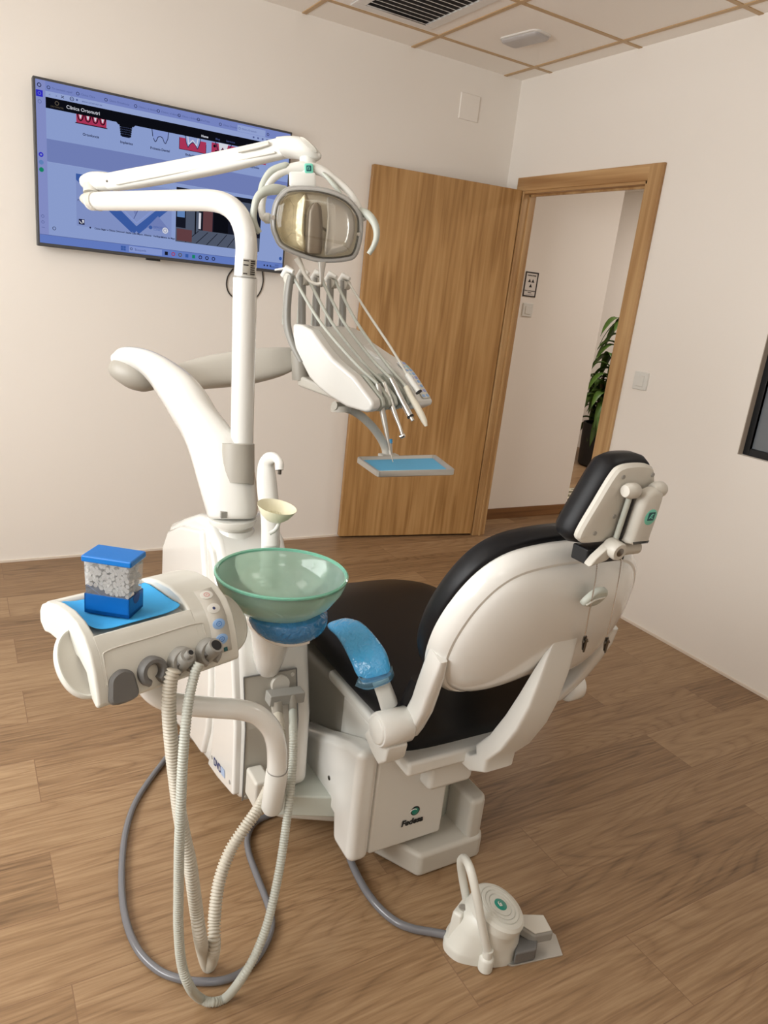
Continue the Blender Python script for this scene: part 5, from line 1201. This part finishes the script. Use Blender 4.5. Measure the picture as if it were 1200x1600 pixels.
f.build('cotton_rolls', mt['cotton'], dsp)['kind'] = 'stuff'
# ------------------------------------------------------------------ suction handpieces with corrugated hoses
def corr(pts, r, name, mat, par, pitch=.0062, amp=.13, n=16, k_=18):
    P_ = crom(pts, k_); L = [0]
    for a, b_ in zip(P_[:-1], P_[1:]): L.append(L[-1]+(b_-a).length)
    N = int(L[-1]/pitch*4); out = []; j = 0; rr = []
    for i in range(N+1):
        s_ = L[-1]*i/N
        while j < len(L)-2 and L[j+1] < s_: j += 1
        out.append(lerp(P_[j], P_[j+1], (s_-L[j])/max(1e-9, L[j+1]-L[j]))); rr.append(r*(1 + amp*(1 if i % 4 in (1, 2) else -1)))
    return MB().tube(out, rr, n).build(name, mat, par, angle=80)
def nozzle(i, w_, par, small):
    c_ = AP(w_, .193, .760); ax_ = (fn*.80 + fu*.62 + aw*.10).normalized()
    a = c_ - ax_*.03 + fn*.004
    k = MB(); k.lathe([(.0001,0),(.0125,0),(.0145,.02),(.0155,.045),(.0140,.052),(.0140,.060),(.0001,.060)] if not small else [(.0001,0),(.0125,0),(.0145,.02),(.0165,.046),(.0130,.053),(.0001,.054)], a, ax_, 24); k.build('body', mt['mgrey'], par)
    k = MB(); k.lathe([(.0001,.050),(.0075,.050),(.0075,.066),(.0001,.066)] if small else [(.0001,.058),(.0102,.058),(.0098,.0615),(.0001,.0615)], a, ax_, 20); k.build('nozzle', mt['mgrey'] if small else mt['black'], par)
    if small:
        k = MB(); k.cyl(a + ax_*.0655, a + ax_*.0665, .0048, 16); k.build('bore', mt['black'], par)
    k = MB(); k.box(a + ax_*.030 + aw*-.010 + fn*.006, (.010,.010,.020), Matrix.Rotation(.6, 3, 'X')); k.build('slide', mt['dgrey'], par, bevel=.002)
    return a
s1 = thing('suction_handpiece', AP(.143,.193,.73), 'grey suction handpiece with a thick ribbed hose, left of the pair on the console', 'suction handpiece')
nozzle(2, .143, s1, True)
hp_ = [D(p, d) for p, d in (((272,1046),1.275),((266,1065),1.275),((264,1109),1.285),((268,1163),1.30),((274,1217),1.32),((281,1272),1.335),((289,1315),1.35),((297,1351),1.362),((306,1417),1.385),((314,1471),1.405))]
bt = onz((325,1510), .012); hp_ += [bt]
hp_ += [D(p, d) for p, d in (((334,1486),1.445),((335,1435),1.45),((342,1380),1.465),((358,1333),1.48),((380,1297),1.50),((402,1266),1.53),((418,1235),1.58),((432,1195),1.60),((438,1160),1.60),((436,1135),1.600))] + [ony((434,1118),-2.272), ony((432,1103),-2.266)]
corr(hp_, .0115, 'hose', mt['hose'], s1)
k = MB(); k.cyl(ony((432,1094),-2.264), ony((434,1120),-2.272), .0130, 20); k.build('hose_cuff', mt['tgrey'], s1)
s2 = thing('suction_handpiece', AP(.200,.193,.73), 'grey suction handpiece with a thin ribbed hose, right of the pair beside the key panel', 'suction handpiece')
nozzle(3, .200, s2, False)
bt = onz((331,1566), .010)
hp_ = [D(p, d) for p, d in (((312,1036),1.30),((304,1054),1.295),((295,1094),1.285),((289,1145),1.275),((285,1199),1.275),((282,1272),1.285),((280,1326),1.30),((279,1398),1.335),((279,1453),1.36),((284,1507),1.385),((297,1543),1.405))]+[onz((313,1560),.010), bt, onz((354,1558),.011)]
hp_ += [D(p, d) for p, d in (((380,1525),1.45),((402,1485),1.465),((420,1435),1.48),((436,1362),1.50),((447,1290),1.52),((454,1235),1.535),((458,1181),1.56),((458,1140),1.585))] + [ony((457,1110),-2.272), ony((456,1092),-2.266)]
corr(hp_, .0088, 'hose', mt['hose2'], s2, pitch=.0052, amp=.07)
k = MB(); k.cyl(ony((456,1084),-2.264), ony((457,1110),-2.272), .0105, 20); k.build('hose_cuff', mt['tgrey'], s2)
# grey drain hose on the floor
px = [(300,1120),(284,1148),(259,1185),(232,1221),(210,1257),(197,1297),(191,1344),(191,1399),(199,1446),(217,1486),(246,1515),(279,1529),(315,1534),(351,1531),(384,1515),(409,1486),(424,1449),(420,1417),(402,1370),(389,1333),(387,1308),(398,1286),(420,1274),(450,1262)]
tag(MB().tube(crom([onz(p, .0095) for p in px], 6), .0085, 14).build('drain_hose', mt['greyhose']), 'grey glossy drain hose looping on the floor under the cabinet', 'hose')
# ------------------------------------------------------------------ foot control
fc = thing('foot_control', onz((755,1480), 0), 'white foot control with a round ribbed top, carrying handle and grey pedal', 'foot control')
sk = [(692,1478),(697,1489),(712,1502),(732,1508),(752,1511),(772,1512),(796,1507),(808,1490),(806,1466),(790,1444),(765,1432),(730,1432),(706,1446),(694,1464)]
so_ = [onz(p, 0) for p in sk]; fcn = sum(so_, V((0,0,0)))/len(so_)
so_ = smooth2([((p-fcn).x, (p-fcn).y) for p in so_], 4)
ctr = onz((742,1452), .085); 
dt = onz((777,1421), .105)      # centre of the tilted top disc
def blend(i, t, z):
    a = 2*math.pi
    p = V((so_[i][0], so_[i][1], 0)) + fcn
    return p, t, z
tn = V((.28,-.18,.94)).normalized(); tu = V((1,0,0)) - tn*tn.x; tu.normalize(); tv_ = tn.cross(tu)
rings = []
rd = .066
for t, z in ((0,0),(0,.018),(.06,.024),(.16,.028),(.45,.050),(.75,.072),(1,.09)):
    r_ = []
    for (a, b_) in so_:
        p = fcn + V((a, b_, 0)); ang = math.atan2(b_, a)
        q = dt + (tu*math.cos(ang) + tv_*math.sin(ang))*(rd-.002) - tn*.014
        w = lerp(p, q, t); zz = lerp(z, q.z, t**1.2) if t > .2 else z
        r_.append(V((w.x, w.y, zz)))
    rings.append(r_)
MB().loft(rings).build('housing', mt['ivory'], fc, angle=45)
k = MB(); k.lathe([(.0001,.016),(.027,.016),(.028,.0135),(.030,.016),(.037,.016),(.038,.0135),(.040,.016),(.047,.0155),(.048,.0130),(.050,.0150),(.060,.012),(.066,.006),(.067,-.012),(.0001,-.012)], dt, tn, 56); tp = k.build('top_button', mt['ivory'], fc, angle=25)
k = MB(); disc(k, dt + tn*.016, tn, .0165, .0016, u=tu, rv=.0150); bd = k.build('badge', mt['tealdisc'], fc, label='teal round badge')
k = MB()
for a, b_ in (((-.006,-.004),(-.006,.003)), ((-.006,-.004),(.001,-.004)), ((-.002,-.003),(-.002,.002)), ((.001,-.004),(.001,.003)), ((-.006,.005),(-.002,.006))): k.tube([dt+tn*.018+tu*a[0]+tv_*a[1], dt+tn*.018+tu*b_[0]+tv_*b_[1]], .0009, 6)
k.build('badge_mark', mt['white2'], bd)
# rear block with the cord bushing
b = MB(); q = [onz(p, .0) for p in ((694,1478),(712,1490),(735,1460),(716,1448))]
cq = sum(q, V((0,0,0)))/4
b.loft([[lerp(p, cq, s_)+V((0,0,z)) for p in q] for s_, z in ((-.05,.015),(.08,.055),(.16,.092),(.24,.100))]); b.build('rear_block', mt['ivory'], fc, bevel=.006)
k = MB(); k.lathe([(.006,.0),(.009,.0),(.010,.004),(.006,.005),(.0001,.003)], cq + V((-.004,-.004,.099)), (0,0,1), 16); k.build('plug_ring', mt['alu'], fc)
# handle
h0 = onz((761,1495), .035); h1 = D((725,1340), 1); h2_ = onz((731,1408), .075)
d0, d2 = dep(h0)-.004, dep(h2_)
hpx = [((762,1488),d0),((755,1455),d0-.016),((747,1412),d0-.028),((739,1374),d0-.026),((732,1351),d0-.008),((725,1341),(d0+d2)/2),((720,1347),d2-.03),((722,1367),d2-.012),((726,1390),d2-.004),((730,1412),d2)]
MB().tube(crom([D(p, d) for p, d in hpx], 6), [.0098]*55, 16).build('carrying_handle', mt['ivory'], fc)
for P1 in (h0,):
    k = MB(); k.lathe([(.0165,-.033),(.0165,-.004),(.015,.0),(.0115,.002),(.0115,.022),(.0001,.022)], P1, (0,0,1), 24); k.build('handle_socket', mt['ivory'], fc)
k = MB(); k.lathe([(.013,-.02),(.013,.0),(.0001,.002)], h2_, (0,0,1), 20); k.build('handle_socket', mt['ivory'], fc)
# base plate and pedal
pl4 = [onz(p, .0) for p in ((800,1511),(879,1494),(868,1462),(842,1445),(800,1455),(760,1500))]
b = MB(); b.prism(pl4, Zv*.004); b.build('base_plate', mt['alu'], fc, bevel=.001)
b = MB(); q = [onz(p, .004) for p in ((801,1509),(835,1501),(838,1480),(826,1470),(805,1478))]; b.prism(q, Zv*.034); b.build('pedal_hinge', mt['dgrey'], fc, bevel=.005)
p0 = [onz((810,1446), .070), onz((836,1463), .052), onz((866,1457), .046), onz((851,1429), .066), onz((812,1428), .078)]
b = MB(); b.prism(p0, V((0,0,-.026))); b.build('pedal', mt['mgrey'], fc, bevel=.006, seg=3)
cp = sum(p0, V((0,0,0)))/5
b = MB(); q = [lerp(p, cp, .14)+Zv*.0012 for p in (p0[0], p0[1], p0[2], p0[3], p0[4])]; b.prism(q, Zv*.002); b.build('pedal_pad', mt['lgrey'], fc, bevel=.001)
# cable to the chair base
px = [(558,1318),(546,1332),(549,1347),(560,1371),(574,1395),(595,1421),(620,1441),(645,1451),(672,1456),(700,1461)]
MB().tube(crom([onz(p, .011) for p in px[:-1]] + [onz(px[-1], .016)], 6), .0095, 14).build('cable', mt['greyhose'], fc)
